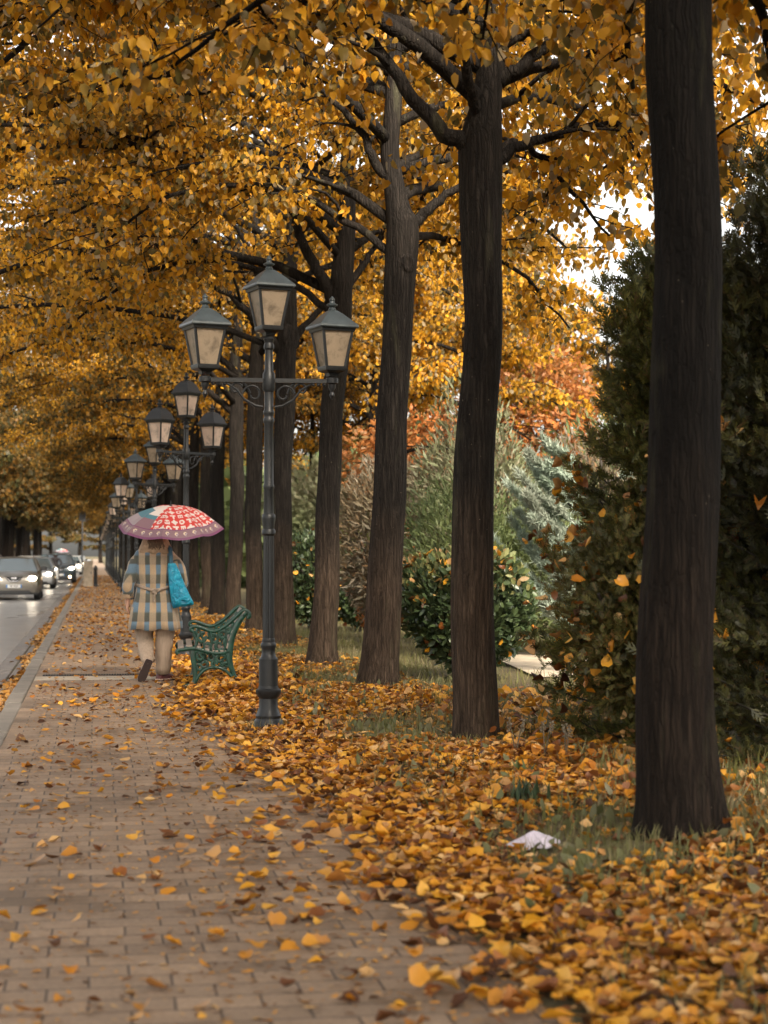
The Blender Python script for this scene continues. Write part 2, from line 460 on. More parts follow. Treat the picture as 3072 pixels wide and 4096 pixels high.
def paver_mat():
    m, nt, o = new_mat('worn_pavers')
    p = nt.nodes.new('ShaderNodeBsdfPrincipled')
    v = objcoord(nt)
    wob = noise(nt, .7, 2, .5, v)
    va = nt.nodes.new('ShaderNodeVectorMath'); va.operation = 'SCALE'; va.inputs['Scale'].default_value = .035
    nt.links.new(wob.outputs['Color'], va.inputs[0])
    vb = nt.nodes.new('ShaderNodeVectorMath'); vb.operation = 'ADD'
    nt.links.new(v, vb.inputs[0]); nt.links.new(va.outputs[0], vb.inputs[1])
    bk = nt.nodes.new('ShaderNodeTexBrick')
    nt.links.new(vb.outputs[0], bk.inputs['Vector'])
    bk.inputs['Scale'].default_value = 1.0
    bk.inputs['Brick Width'].default_value = .27
    bk.inputs['Row Height'].default_value = .165
    bk.inputs['Mortar Size'].default_value = .0055
    bk.inputs['Mortar Smooth'].default_value = .5
    bk.inputs['Bias'].default_value = -.15
    bk.inputs['Color1'].default_value = (.345, .25, .172, 1)
    bk.inputs['Color2'].default_value = (.21, .153, .108, 1)
    bk.inputs['Mortar'].default_value = (.07, .05, .036, 1)
    n1 = noise(nt, 1.1, 5, .6, v)
    r1 = ramp(nt, [(.3, (.48, .47, .47)), (.48, (.9, .88, .86)), (.7, (1.2, 1.14, 1.06))])
    nt.links.new(n1.outputs[0], r1.inputs[0])
    c = mixc(nt, bk.outputs['Color'], r1.outputs[0], .8, 'MULTIPLY')
    n2 = noise(nt, 45, 4, .7, v)
    r2 = ramp(nt, [(.35, (.55, .5, .45)), (.6, (1.1, 1.08, 1.05))]); nt.links.new(n2.outputs[0], r2.inputs[0])
    c = mixc(nt, c, r2.outputs[0], .55, 'MULTIPLY')
    # brownish leaf mush stains
    n3 = noise(nt, 5.0, 5, .7, v)
    f3 = nt.nodes.new('ShaderNodeMapRange'); f3.inputs[1].default_value = .55; f3.inputs[2].default_value = .75; f3.inputs[4].default_value = .5
    nt.links.new(n3.outputs[0], f3.inputs[0])
    c = mixc(nt, c, (.17, .10, .05), f3.outputs[0])
    nt.links.new(c, p.inputs['Base Color'])
    rr = ramp(nt, [(.35, (.45,) * 3), (.65, (.8,) * 3)]); nt.links.new(n1.outputs[0], rr.inputs[0])
    nt.links.new(rr.outputs[0], p.inputs['Roughness'])
    h = mathn(nt, 'SUBTRACT', mathn(nt, 'MULTIPLY', n2.outputs[0], .3), bk.outputs['Fac'])
    nt.links.new(bump(nt, h, .6, .006), p.inputs['Normal'])
    nt.links.new(p.outputs[0], o.inputs[0])
    return m
M['paver'] = paver_mat()

def asphalt_mat():
    m, nt, o = new_mat('wet_asphalt')
    p = nt.nodes.new('ShaderNodeBsdfPrincipled')
    v = objcoord(nt)
    n1 = noise(nt, 90, 4, .7, v)
    r1 = ramp(nt, [(.3, (.11, .107, .105)), (.7, (.20, .195, .19))]); nt.links.new(n1.outputs[0], r1.inputs[0])
    nt.links.new(r1.outputs[0], p.inputs['Base Color'])
    n2 = noise(nt, .45, 4, .6, objcoord(nt, (1, .35, 1)))
    r2 = ramp(nt, [(.35, (.2,) * 3), (.65, (.5,) * 3)]); nt.links.new(n2.outputs[0], r2.inputs[0])
    nt.links.new(r2.outputs[0], p.inputs['Roughness'])
    p.inputs['Specular IOR Level'].default_value = .8
    p.inputs['Coat Weight'].default_value = .6; p.inputs['Coat Roughness'].default_value = .3
    nt.links.new(bump(nt, n1.outputs[0], .25, .004), p.inputs['Normal'])
    nt.links.new(p.outputs[0], o.inputs[0])
    return m
M['asphalt'] = asphalt_mat()

def soil_mat():
    m, nt, o = new_mat('grassy_soil')
    p = nt.nodes.new('ShaderNodeBsdfPrincipled')
    v = objcoord(nt)
    n1 = noise(nt, .8, 5, .6, v); n2 = noise(nt, 14, 5, .7, v)
    ra = ramp(nt, [(.35, (.085, .055, .03)), (.6, (.13, .12, .05)), (.8, (.16, .16, .07))]); nt.links.new(n1.outputs[0], ra.inputs[0])
    rb = ramp(nt, [(.3, (.4, .35, .3)), (.7, (1.2, 1.15, 1.05))]); nt.links.new(n2.outputs[0], rb.inputs[0])
    c = mixc(nt, ra.outputs[0], rb.outputs[0], .8, 'MULTIPLY')
    nt.links.new(c, p.inputs['Base Color']); p.inputs['Roughness'].default_value = .95
    nt.links.new(bump(nt, n2.outputs[0], .8, .03), p.inputs['Normal'])
    nt.links.new(p.outputs[0], o.inputs[0])
    return m
M['soil'] = soil_mat()
M['kerb'] = simple_mat('kerb_stone', (.20, .175, .145), .7, nscale=3, bmp=.4)
M['concrete'] = simple_mat('pale_concrete', (.46, .385, .29), .75, nscale=4, bmp=.3)
M['setts'] = simple_mat('gutter_stone', (.16, .145, .135), .45, nscale=5, bmp=.5)
M['iron'] = simple_mat('dark_grate_iron', (.05, .05, .05), .5, .6)
M['pole'] = simple_mat('lamp_dark_paint', (.012, .0135, .015), .42, nscale=18, var=.35, bmp=.08, spec=.4)
M['roof_patina'] = simple_mat('lantern_roof_paint', (.05, .066, .074), .42, nscale=9, var=.35, spec=.6)
M['roof_black'] = simple_mat('lantern_roof_black', (.018, .02, .022), .45, nscale=12, var=.3)

def pane_mat(name, col, rgh=.35):
    m, nt, o = new_mat(name)
    p = nt.nodes.new('ShaderNodeBsdfPrincipled'); v = objcoord(nt)
    n = noise(nt, 9, 5, .65, v, .5)
    r = ramp(nt, [(.25, tuple(c * .38 for c in col)), (.5, col), (.75, tuple(min(1, c * 1.12) for c in col))])
    nt.links.new(n.outputs[0], r.inputs[0]); nt.links.new(r.outputs[0], p.inputs['Base Color'])
    p.inputs['Roughness'].default_value = rgh
    t = nt.nodes.new('ShaderNodeBsdfTranslucent'); nt.links.new(r.outputs[0], t.inputs['Color'])
    mx = nt.nodes.new('ShaderNodeMixShader'); mx.inputs[0].default_value = .45
    nt.links.new(p.outputs[0], mx.inputs[1]); nt.links.new(t.outputs[0], mx.inputs[2]); nt.links.new(mx.outputs[0], o.inputs[0])
    return m
M['pane'] = pane_mat('grimy_opal_pane', (.50, .40, .29))
M['pane_clean'] = pane_mat('opal_pane', (.82, .68, .57))
M['bench_green'] = simple_mat('bench_green_paint', (.0015, .036, .023), .36, nscale=20, var=.5, spec=.5, coat=.12)
M['slat'] = simple_mat('bench_slat_wood', (.24, .20, .165), .55, nscale=4, var=.35, coord_scale=(30, 1.2, 30))

# ------------------------------------------------------------------ the setting
def sheet(name, x0, x1, y0, y1, z, mat, nx=1, ny=1, label=None):
    mb = MB()
    vs = [(x0 + (x1 - x0) * i / nx, y0 + (y1 - y0) * j / ny, z) for j in range(ny + 1) for i in range(nx + 1)]
    fs = [(j * (nx + 1) + i, j * (nx + 1) + i + 1, (j + 1) * (nx + 1) + i + 1, (j + 1) * (nx + 1) + i) for j in range(ny) for i in range(nx)]
    mb.add(vs, fs)
    o = mb.build(name, mat, smooth=False)
    return tag(o, kind='structure')

PATH_R = 1.38
def verge_z(x, y):
    x = np.asarray(x, float); y = np.asarray(y, float)
    t = np.clip((x - PATH_R) / .8, 0, 1); t = t * t * (3 - 2 * t)
    return -.012 + t * (.035 + .012 * np.sin(1.7 * x + .9 * y) + .010 * np.sin(2.9 * y - 1.1 * x))

sheet('ground', -2000, 2000, -1500, 2500, -.30, M['soil'])
sheet('road', -8.0, -1.30, -30, 700, -.125, M['asphalt'], 1, 40)
sheet('far_verge', -60, -8.15, -30, 700, -.02, M['soil'])
mb = MB(); mb.box((-8.075, 335, -.15), (.15, 730, .3)); tag(mb.build('far_kerb', M['kerb'], smooth=False), kind='structure')
# gutter strip of stone setts, each its own slab with joints, in one sheet of the setting
rng = random.Random(5)
mb = MB(); y = 5.0
while y < 150:
    L = rng.uniform(.42, .7)
    for x0, x1 in ((-1.30, -1.07), (-1.06, -.845)):
        h = rng.uniform(-.006, .006)
        mb.box(((x0 + x1) / 2, y + L / 2, -.16 + h), (x1 - x0 - .012, L - .014, .09))
    y += L
tag(mb.build('gutter', M['setts'], smooth=False, bevel=.008), kind='structure')
sheet('gutter_bed', -1.30, -.83, -30, 700, -.13, M['soil'])
mb = MB(); y = 2.0
while y < 260:
    L = rng.choice((.9, 1.0, 1.0, 1.1))
    mb.box((-.755 + rng.uniform(-.008, .008), y + L / 2, -.09 + rng.uniform(-.006, .006)), (.16, L - .012, .2))
    y += L
tag(mb.build('kerb', M['kerb'], smooth=False, bevel=.015), kind='structure')
sheet('pavement', -.674, PATH_R, -10, 700, 0.0, M['paver'], 1, 1)
sheet('concrete_band', -.67, .72, 21.05, 21.72, .004, M['concrete'], 4, 1)
sheet('driveway_crossing', -.67, PATH_R, 90, 93, .004, M['concrete'], 4, 1)
sheet('cover_slab', -.45, .35, 46.3, 47.5, .005, M['setts'], 4, 1)
mb = MB()
mb.box((-.02, 21.95, .002), (1.15, .2, .008))
for i in range(38): mb.box((-.58 + i * .0303, 21.95, .010), (.014, .17, .008))
tag(mb.build('drain_grate', M['iron'], smooth=False), kind='structure')
# park side: verge sheet with gentle bumps
xs = np.concatenate([np.linspace(PATH_R, 6, 40), np.linspace(6.6, 60, 24)]); ys = np.concatenate([np.linspace(-6, 45, 130), np.linspace(46.5, 700, 60)])
mb = MB()
mb.add([(x, y, float(verge_z(x, y))) for y in ys for x in xs],
       [(j * len(xs) + i, j * len(xs) + i + 1, (j + 1) * len(xs) + i + 1, (j + 1) * len(xs) + i) for j in range(len(ys) - 1) for i in range(len(xs) - 1)])
tag(mb.build('verge', M['soil']), kind='structure')
mb = MB(); mb.add([(4.85, 20.0, .055), (6.8, 20.4, .055), (7.6, 25.5, .055), (5.3, 25.0, .055)], [(0, 1, 2, 3)])
tag(mb.build('park_path', M['concrete'], smooth=False), kind='structure')

# ------------------------------------------------------------------ linden trees
def ring_tube(path, rad, seg, rs, groove=.03, flare=0.0, flare_h=.5):
    """trunk: tube with vertical ridges; flare widens the foot with root lobes"""
    n = len(path); rings = []
    ph = rs.uniform(0, 6.28, 6); th = np.linspace(0, 2 * np.pi, seg, endpoint=False)
    rid = groove * (np.sin(9 * th + ph[0]) * .5 + np.sin(14 * th + ph[1]) * .35 + np.sin(5 * th + ph[2]) * .5)
    lob = .5 + .5 * np.sin(5 * th + ph[3]) * .7 + .3 * np.sin(3 * th + ph[4])
    for i in range(n):
        x, y, z = path[i][:3]; x += .014 * math.sin(z * 1.9 + ph[2]) + .008 * math.sin(z * 4.3 + ph[0]); y += .012 * math.sin(z * 1.6 + ph[4])
        r = rad[i] * (1 + rid * (1 + .5 * math.sin(z * 2.1 + ph[5])) + .015 * np.sin(3 * th + z * 4 + ph[1]))
        h = z - path[0][2]
        if flare: r = r + flare * lob * (math.exp(-h / flare_h * 4.0) + .25 * math.exp(-h / .5)) 
        rings.append([(x + a * math.cos(t), y + a * math.sin(t), z) for a, t in zip(r, th)])
    mb = MB(); mb.loft(rings)
    return mb

def limb_path(rs, p0, az, L, el0, el1, n=9, jit=.10):
    pts = [np.array(p0, float)]; st = L / (n - 1)
    for i in range(n - 1):
        f = i / (n - 2)
        el = el0 + (el1 - el0) * f ** .8
        az += rs.normal(0, jit)
        pts.append(pts[-1] + st * np.array([math.cos(az) * math.cos(el), math.sin(az) * math.cos(el), math.sin(el)]))
    return np.array(pts)

def linden(name, trunk, custom, generic, seed, label, bark='bark', leafm='yellow', leaves=16, twigs=10, subs=6, seg=26, rings=44, group='lindens lining the pavement',
           flare=.10, zmin_left=4.05, zmin_right=3.6, leaf_size=(.052, .098), wood_twigs=True, lowcut=None, tpl=T_HEX, knots=()):
    """trunk rows (x,y,z,r); custom limbs: list of (points (x,y,z), r0, r1, leafy from fraction); generic rows (z, azimuth, length, el0, el1, r)"""
    rs = np.random.RandomState(seed)
    root = empty(name, (0, 0, 0), 0, label, 'tree', group)
    tp = catmull(trunk, rings)
    mb = ring_tube(tp[:, :3], tp[:, 3], seg, rs, .014, flare)
    t_obj = mb.build('trunk', M[bark], root, angle=180)
    bmb = MB(); tw = MB()
    P, T = [], []
    limbs = []
    for pts, r0, r1, f0 in custom:
        q = catmull(pts, max(8, 4 * len(pts)))
        q[1:, :3] += rs.normal(0, .012, (len(q) - 1, 3))
        limbs.append((q, np.linspace(r0, r1, len(q)), f0))
    ztr = tp[:, 2]
    for z, az, L, e0, e1, r in generic:
        i = int(np.argmin(abs(ztr - z)))
        q = limb_path(rs, tp[i, :3], az, L, e0, e1)
        limbs.append((q, np.linspace(r, .016, len(q)), .22))
    # the leader above the fork also carries twigs
    for q, rad, f0 in limbs:
        bmb.tube(q, rad, 9)
        n = len(q); L = float(np.sum(np.linalg.norm(np.diff(q[:, :3], axis=0), axis=1)))
        for s in range(max(2, int(round(subs * L / 3.0)))):
            f = f0 + (1 - f0) * (s + rs.uniform(.1, .9)) / max(2, int(round(subs * L / 3.0)))
            i = min(n - 2, int(f * (n - 1)))
            d = unit(q[i + 1, :3] - q[i, :3])
            az = math.atan2(d[1], d[0]) + rs.choice((-1, 1)) * rs.uniform(.3, 1.3)
            sl = rs.uniform(.7, 1.7) * (1.15 - .5 * f)
            sp = limb_path(rs, q[i, :3], az, sl, math.asin(max(-1, min(1, d[2]))) * .6 + rs.uniform(-.1, .55), rs.uniform(-.7, .1), 6, .16)
            bmb.tube(sp, np.linspace(min(rad[i] * .55, .03), .006, 6), 5)
            for k in range(twigs):
                ff = rs.uniform(.12, 1.0); j = min(4, int(ff * 5))
                base = sp[j] + (sp[j + 1] - sp[j]) * (ff * 5 - j)
                a2 = rs.uniform(0, 6.28); tl = rs.uniform(.28, .75)
                tpth = limb_path(rs, base, a2, tl, rs.uniform(-.5, .7), rs.uniform(-1.2, -.2), 4, .2)
                if wood_twigs and k % 2 == 0: tw.tube(tpth, [.006, .005, .004, .003], 3, cap=False)
                m = rs.poisson(leaves)
                if m:
                    g = rs.uniform(.1, 1.0, m) * 3; jj = np.minimum(2, g.astype(int)); fr = (g - jj)[:, None]
                    pp = tpth[jj] * (1 - fr) + tpth[jj + 1] * fr + rs.normal(0, .055, (m, 3))
                    P.append(pp); T.append(rs.normal(0, .55, (m, 3)) + np.array([0, 0, -1.0]))
    bmb.v += []; 
    b0 = len(bmb.v); bmb.v += tw.v; bmb.f += [[i + b0 for i in f] for f in tw.f]; bmb.mi += tw.mi
    bmb.build('branches', M[bark], root, angle=180)
    P = np.vstack(P); T = np.vstack(T)
    zc = np.where(P[:, 0] < tp[0, 0] - .6, zmin_left, zmin_right) + rs.normal(0, .15, len(P))
    keep = P[:, 2] > zc
    if lowcut is not None: keep &= (lowcut(P) | (rs.rand(len(P)) < .04))
    P, T = P[keep], T[keep]
    N = rs.normal(0, 1, (len(P), 3)); N[:, 2] *= .8
    S = rs.uniform(*leaf_size, len(P))
    n = len(P)
    V = scatter(tpl, P, T, N, S, (rs.uniform(-.5, .5, n), rs.uniform(-.4, .6, n)), wid=rs.uniform(.62, 1.0, n))
    np_mesh('crown', *V, M[leafm], root, smooth=(tpl is T_LEAF))
    for kx, kz, kr in knots:
        i = int(np.argmin(abs(tp[:, 2] - kz))); kb = MB()
        prof = [(kr * .05, -.01), (kr * .5, -.008), (kr * .8, .006), (kr * 1.05, .010), (kr * 1.4, .002), (kr * 1.9, -.03)]
        kb.lathe([(r_, z_) for r_, z_ in prof], 16)
        off = tp[i, 3] * .98
        kb.xform(Matrix.Translation((tp[i, 0] + math.sin(kx) * off, tp[i, 1] - math.cos(kx) * off, kz)) @ Matrix.Rotation(kx, 4, 'Z') @ Matrix.Rotation(R(90), 4, 'X') @ Matrix.Diagonal((1, 1.35, 1, 1)))
        kb.build('knot', M['bark'], root)
    return root

def gl(n, seed, zlo=4.5, zhi=7.6, left=.55):
    """generic limb list: mostly towards the street (left), some to the park"""
    rs = np.random.RandomState(seed); out = []
    for i in range(n):
        z = zlo + (zhi - zlo) * (i / max(1, n - 1)) ** .8
        if rs.rand() < left:
            az = math.pi + rs.uniform(-.85, .85); L = rs.uniform(4.8, 8.2) * (1.0 if z < 6.5 else .85)
        else:
            az = rs.uniform(-1.5, 1.5); L = rs.uniform(3.0, 4.6)
        out.append((z, az, L, rs.uniform(.35, .7), rs.uniform(-.55, -.1), rs.uniform(.05, .075)))
    return out

PI = math.pi
# nearest tree, rising out of the frame
t1 = linden('linden_tree', [(0, 0, -.08, .215), (-.005, 0, .7, .188), (.03, 0, 1.9, .177), (.05, 0, 3.0, .165), (.03, 0, 4.1, .165), (.03, .02, 5.0, .15), (.1, .1, 6.4, .10), (.1, .1, 8.4, .04)],
            [([(0.0, .1, 4.35), (-.7, .9, 4.75), (-1.6, 1.7, 4.75), (-2.4, 2.3, 4.35)], .05, .012, .3),
             ([(.1, .1, 4.3), (.7, .9, 4.5), (1.2, 1.8, 4.3), (1.6, 2.6, 3.8)], .045, .01, .3),
             ([(.1, 0, 4.5), (.9, .5, 4.6), (1.6, .8, 4.1)], .04, .01, .3)],
            gl(13, 101, 4.6, 6.6, .65) + [(4.5, .7, 3.4, .3, -.35, .05), (4.6, 1.2, 3.4, .35, -.3, .05), (4.8, .35, 3.2, .3, -.4, .05), (5.1, .95, 3.6, .4, -.3, .05)], 11, 'large dark linden trunk nearest the camera at the right edge', bark='bark_shaded', seg=44, rings=70, flare=.11,
            leaves=13, zmin_left=3.75, zmin_right=3.35, tpl=T_LEAF,
            lowcut=lambda P: (P[:, 2] > 1.4 + (P[:, 1] + 8.8) * np.where(P[:, 0] > -.05, .15, np.where(P[:, 0] > -1.9, .275, .24))))
t1.location = (2.84, 8.80, 0)
t2 = linden('linden_tree', [(0, 0, -.08, .172), (.005, 0, .5, .166), (.01, 0, 1.75, .157), (.063, 0, 3.15, .145), (.063, 0, 4.2, .165), (.07, 0, 4.55, .165), (.13, 0, 4.9, .115), (.2, .05, 5.4, .105), (.25, .1, 7.0, .06), (.2, .1, 8.8, .02)],
            [([(.0, 0, 4.48), (-.25, -.03, 4.62), (-.52, -.05, 4.95), (-.85, -.1, 5.3), (-1.6, -.1, 5.8), (-2.6, 0, 5.7)], .075, .015, .35),
             ([(.12, 0, 4.35), (.35, .05, 4.52), (.62, .1, 4.62), (1.0, .15, 4.74), (1.45, .2, 4.7), (2.1, .3, 4.35)], .052, .012, .3),
             ([(.2, 0, 5.0), (.45, 0, 5.2), (.7, 0, 5.36), (1.1, .0, 5.5), (1.9, .1, 5.5)], .06, .015, .3),
             ([(.16, 0, 5.15), (.35, -.1, 5.35), (.75, -.2, 5.42), (1.2, -.3, 5.4)], .045, .012, .3),
             ([(.05, 0, 4.7), (-.1, -.3, 5.0), (-.2, -.7, 5.35), (-.6, -1.4, 5.5), (-1.3, -2.2, 5.1)], .05, .012, .3),
             ([(.15, .1, 4.45), (.5, .6, 4.7), (1.0, 1.1, 4.5), (1.5, 1.5, 4.1)], .04, .01, .25)],
            gl(15, 102, 4.8, 7.4, .65) + [(4.7, 1.0, 3.6, .5, -.3, .05), (5.0, .55, 3.6, .45, -.3, .05), (5.3, 1.4, 3.8, .5, -.2, .05), (5.8, .8, 3.6, .5, -.2, .05), (6.2, .3, 3.4, .5, -.2, .05), (5.6, 1.9, 3.6, .5, -.2, .05)], 12, 'second linden from the right, trunk forking widely beside the thuja', seg=40, rings=60, flare=.05, leaves=16, zmin_left=4.0, zmin_right=3.5, tpl=T_LEAF,
            lowcut=lambda P: ~((P[:, 0] > 1.35) & (P[:, 2] < 3.7)) & ~((P[:, 1] < .25) & (P[:, 0] > -1.0) & (P[:, 0] < .75) & (P[:, 2] < 5.15)), knots=((.45, 3.3, .028),))
t2.location = (2.83, 13.75, 0)
t3 = linden('linden_tree', [(0, 0, -.08, .205), (.01, 0, .5, .192), (.06, 0, 1.6, .178), (.14, 0, 2.9, .163), (.18, 0, 3.8, .157), (.22, 0, 4.78, .175), (.16, 0, 5.1, .125), (.11, 0, 5.6, .10), (.15, 0, 6.2, .09), (.15, .1, 7.5, .06), (.1, .1, 9, .02)],
            [([(.25, 0, 4.8), (.42, 0, 4.95), (.58, 0, 5.12), (.82, 0, 5.28), (1.3, .1, 5.5), (2.2, .2, 5.3)], .075, .015, .3),
             ([(.12, 0, 5.3), (-.1, 0, 5.6), (-.25, 0, 5.9), (-.8, 0, 6.4), (-1.8, .1, 6.6)], .06, .014, .3),
             ([(.2, 0, 4.5), (-.3, .3, 4.95), (-1.1, .5, 5.35), (-2.2, .6, 5.2), (-3.0, .7, 4.6)], .05, .012, .25),
             ([(.25, 0, 4.7), (.8, .8, 4.9), (1.8, 1.6, 4.7), (2.6, 2.2, 4.1)], .05, .012, .25)],
            gl(18, 103, 4.8, 8.4, .65) + [(5.4, 1.3, 3.4, .5, -.2, .05), (6.2, 1.8, 3.4, .5, -.2, .05), (6.8, .9, 3.2, .5, -.2, .05), (7.4, 2.3, 3.0, .5, -.2, .04)], 13, 'linden with a pale streaked trunk directly left of the round laurel bush', seg=34, rings=52, flare=.10, leaves=15, tpl=T_LEAF,
            lowcut=lambda P: ~((P[:, 1] < .2) & (P[:, 0] > -.7) & (P[:, 0] < 1.0) & (P[:, 2] < 6.0)), knots=((.3, 4.45, .05),))
t3.location = (2.95, 19.11, 0)
t4 = linden('linden_tree', [(0, 0, -.08, .19), (.02, 0, .5, .165), (.06, 0, 1.9, .152), (.13, 0, 3.15, .145), (.2, 0, 4.2, .145), (.22, 0, 4.7, .15), (.28, 0, 5.48, .125), (.34, 0, 6.35, .10), (.35, .1, 7.6, .06), (.3, .1, 9.2, .02)],
            [([(.15, 0, 4.65), (.0, 0, 4.9), (-.2, 0, 5.25), (-.32, 0, 5.55), (-.45, 0, 5.9), (-.8, 0, 6.2), (-1.1, 0, 6.45), (-2.2, .1, 6.7)], .085, .015, .4),
             ([(.28, 0, 5.25), (.45, 0, 5.36), (.62, 0, 5.46), (.85, 0, 5.55), (1.7, .1, 5.6)], .065, .014, .35),
             ([(.25, 0, 4.75), (.45, .05, 5.0), (.65, .1, 5.3), (1.0, .2, 5.8)], .06, .02, .4),
             ([(.1, 0, 4.5), (-.6, .4, 5.0), (-1.6, .6, 5.2), (-2.6, .7, 4.8), (-3.2, .7, 4.3)], .05, .012, .25)],
            gl(18, 104, 4.7, 8.8, .65) + [(6.0, 1.4, 3.4, .5, -.2, .05), (7.0, 1.9, 3.2, .5, -.2, .05), (7.8, 1.0, 3.0, .5, -.2, .04)], 14, 'linden with a mossy trunk standing just right of the nearest lamp post', seg=30, rings=46, flare=.12, leaves=15, tpl=T_LEAF,
            lowcut=lambda P: ~((P[:, 1] < .2) & (P[:, 0] > -1.1) & (P[:, 0] < 1.0) & (P[:, 2] < 6.5)), knots=((.5, 4.2, .04),))
t4.location = (2.84, 23.19, 0)
t5 = linden('linden_tree', [(0, 0, -.08, .2), (0, 0, .6, .165), (.0, 0, 2.5, .155), (.05, 0, 4.4, .155), (.1, 0, 5.3, .13), (.15, 0, 6.6, .10), (.1, 0, 9.5, .02)],
            [([(0, 0, 4.5), (-.5, 0, 5.1), (-1.0, 0, 5.5), (-1.9, .1, 5.9), (-3.0, .2, 5.7)], .08, .015, .35),
             ([(.05, 0, 5.0), (-.35, 0, 5.7), (-.7, 0, 6.4), (-1.4, 0, 7.0)], .07, .015, .4),
             ([(.05, 0, 4.6), (.5, 0, 5.1), (1.1, 0, 5.6), (2.2, .1, 5.8)], .07, .015, .4)],
            gl(20, 105, 4.6, 9.2, .6), 15, 'linden whose trunk stands directly behind the nearest lamp post', seg=24, rings=36, flare=.10, leaves=16,
            lowcut=lambda P: ~((P[:, 1] < .2) & (P[:, 0] > -1.1) & (P[:, 0] < 1.0) & (P[:, 2] < 6.3)), knots=((.6, 4.75, .09),))
t5.location = (2.83, 28.2, 0)
# three more models, copied along the row
protoA = linden('linden_tree', [(0, 0, -.08, .19), (0, 0, .6, .16), (.05, 0, 2.5, .15), (.05, 0, 4.4, .15), (0, 0, 5.4, .12), (.1, 0, 6.8, .09), (.1, 0, 10, .02)],
                [([(0, 0, 4.4), (-.6, 0, 4.9), (-1.2, 0, 5.6), (-2.2, .1, 6.1)], .085, .015, .4),
                 ([(0, 0, 4.7), (.5, 0, 5.3), (1.2, 0, 6.1), (2.0, .1, 6.6)], .08, .015, .4)],
                gl(22, 106, 4.4, 9.2, .65), 16, 'seventh linden along the row, a dark trunk close behind its neighbour', seg=20, rings=30, leaves=18)
protoB = linden('linden_tree', [(0, 0, -.08, .185), (0, 0, .6, .16), (-.03, 0, 2.5, .15), (.0, 0, 4.3, .15), (.06, 0, 5.4, .12), (.0, 0, 6.8, .09), (.0, 0, 10, .02)],
                [([(0, 0, 4.3), (-.5, 0, 4.9), (-1.3, 0, 5.3), (-2.6, .1, 5.5)], .085, .015, .4),
                 ([(0, 0, 4.6), (.6, 0, 5.1), (1.3, 0, 5.8), (2.0, .1, 6.2)], .08, .015, .4)],
                gl(22, 107, 4.4, 9.4, .65), 17, 'sixth linden along the row, its trunk left of the nearest lamp post', seg=20, rings=30, leaves=18)
protoB.location = (2.90, 33.9, 0)
protoA.location = (2.88, 38.8, 0)
protoC = linden('linden_tree', [(0, 0, -.08, .19), (0, 0, .6, .17), (.0, 0, 2.5, .16), (.0, 0, 4.3, .16), (.06, 0, 5.4, .12), (.0, 0, 6.8, .09), (.0, 0, 10.5, .02)],
                [([(0, 0, 4.3), (-.8, 0, 5.1), (-1.9, 0, 5.6), (-3.2, .1, 5.3)], .085, .015, .4)],
                gl(18, 108, 4.3, 9.6, .65), 18, 'eighth linden along the row, a dark trunk right of the second lamp post', seg=16, rings=22, leaves=17, wood_twigs=False, leafm='yellow_mid', bark='bark_shaded', leaf_size=(.075, .115))
protoC.location = (2.86, 43.7, 0)
rs = np.random.RandomState(77)
y = 48.6
names = ['ninth linden along the row, a dark trunk just right of the umbrella', 'tenth linden along the row, seen between the umbrella and the ninth trunk']
k = 0
while y < 215:
    src = (protoA, protoB, protoC)[k % 3] if y < 75 else protoC
    c = copy_tree(src)
    c.location = (2.86 + rs.uniform(-.06, .06), y, rs.uniform(-.05, 0))
    c.rotation_euler.z = rs.uniform(-.35, .35) if k % 4 else PI + rs.uniform(-.4, .4)
    c['label'] = names[k] if k < 2 else 'dark linden trunk merging into the far end of the row behind the umbrella'
    y += 4.95 + rs.uniform(-.25, .25) + (0 if y < 120 else 3.5); k += 1

# the tree of the same row standing beside the camera, whose low twigs hang into the top of the picture
t0 = linden('linden_tree', [(0, 0, -.08, .21), (0, 0, .7, .18), (.03, 0, 2.5, .165), (.03, 0, 4.1, .16), (.1, 0, 5.4, .12), (.1, .1, 8, .04)], [],
            gl(13, 100, 4.3, 6.6, .65), 10, 'overhanging linden crown at the very top of the picture, its trunk out of frame', seg=20, rings=24, leaves=12, zmin_left=3.5, zmin_right=3.3,
            lowcut=lambda P: P[:, 2] > 1.4 + (P[:, 1] + 3.9) * .285)
t0.location = (2.86, 3.9, 0)
for i, (xx, yy, s) in enumerate(((2.86, -1.2, 1), (2.86, -6.2, 1.4), (8.6, -7.0, 1.5), (5.8, -9.5, 1.5), (13.0, -8.0, 1.5))):  # unseen trees added behind the camera to shade the foreground
    c = copy_tree(protoC); c.location = (xx, yy, 0); c.rotation_euler.z = .2 * i; c.scale = (s, s, s)
    c['label'] = 'unseen tall linden added behind the viewer to shade the foreground'; c['group'] = 'unseen lindens added for shade'

# lindens across the road: darker, browner crowns hanging low
far0 = linden('roadside_tree', [(0, 0, -.08, .22), (0, 0, 1.0, .19), (.1, 0, 2.6, .17), (.0, 0, 4.0, .15), (.1, 0, 6, .11), (.0, 0, 10.5, .03)],
              [([(0, 0, 2.4), (1.2, 0, 3.4), (2.4, 0, 3.8), (3.8, .2, 3.4)], .09, .015, .3)],
              [(2.2 + i * .45, az, 3.9 - i * .12, .6, -.5, .06) for i, az in enumerate((0.2, 3.0, -1.1, 1.4, .4, 4.2, -.5, 2.4, 0, 5.2, .9, -1.6, 3.6, .1, 1.9))], 31,
              'dark brown-leaved tree across the road', leafm='yellow_dark', bark='bark_shaded', seg=16, rings=20, leaves=17, twigs=9, subs=7, wood_twigs=False, leaf_size=(.10, .16),
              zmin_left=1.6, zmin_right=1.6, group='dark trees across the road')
far0.location = (-9.4, 58, 0); far0.scale = (1.45, 1.45, 1.45)
k = 0; y = 66
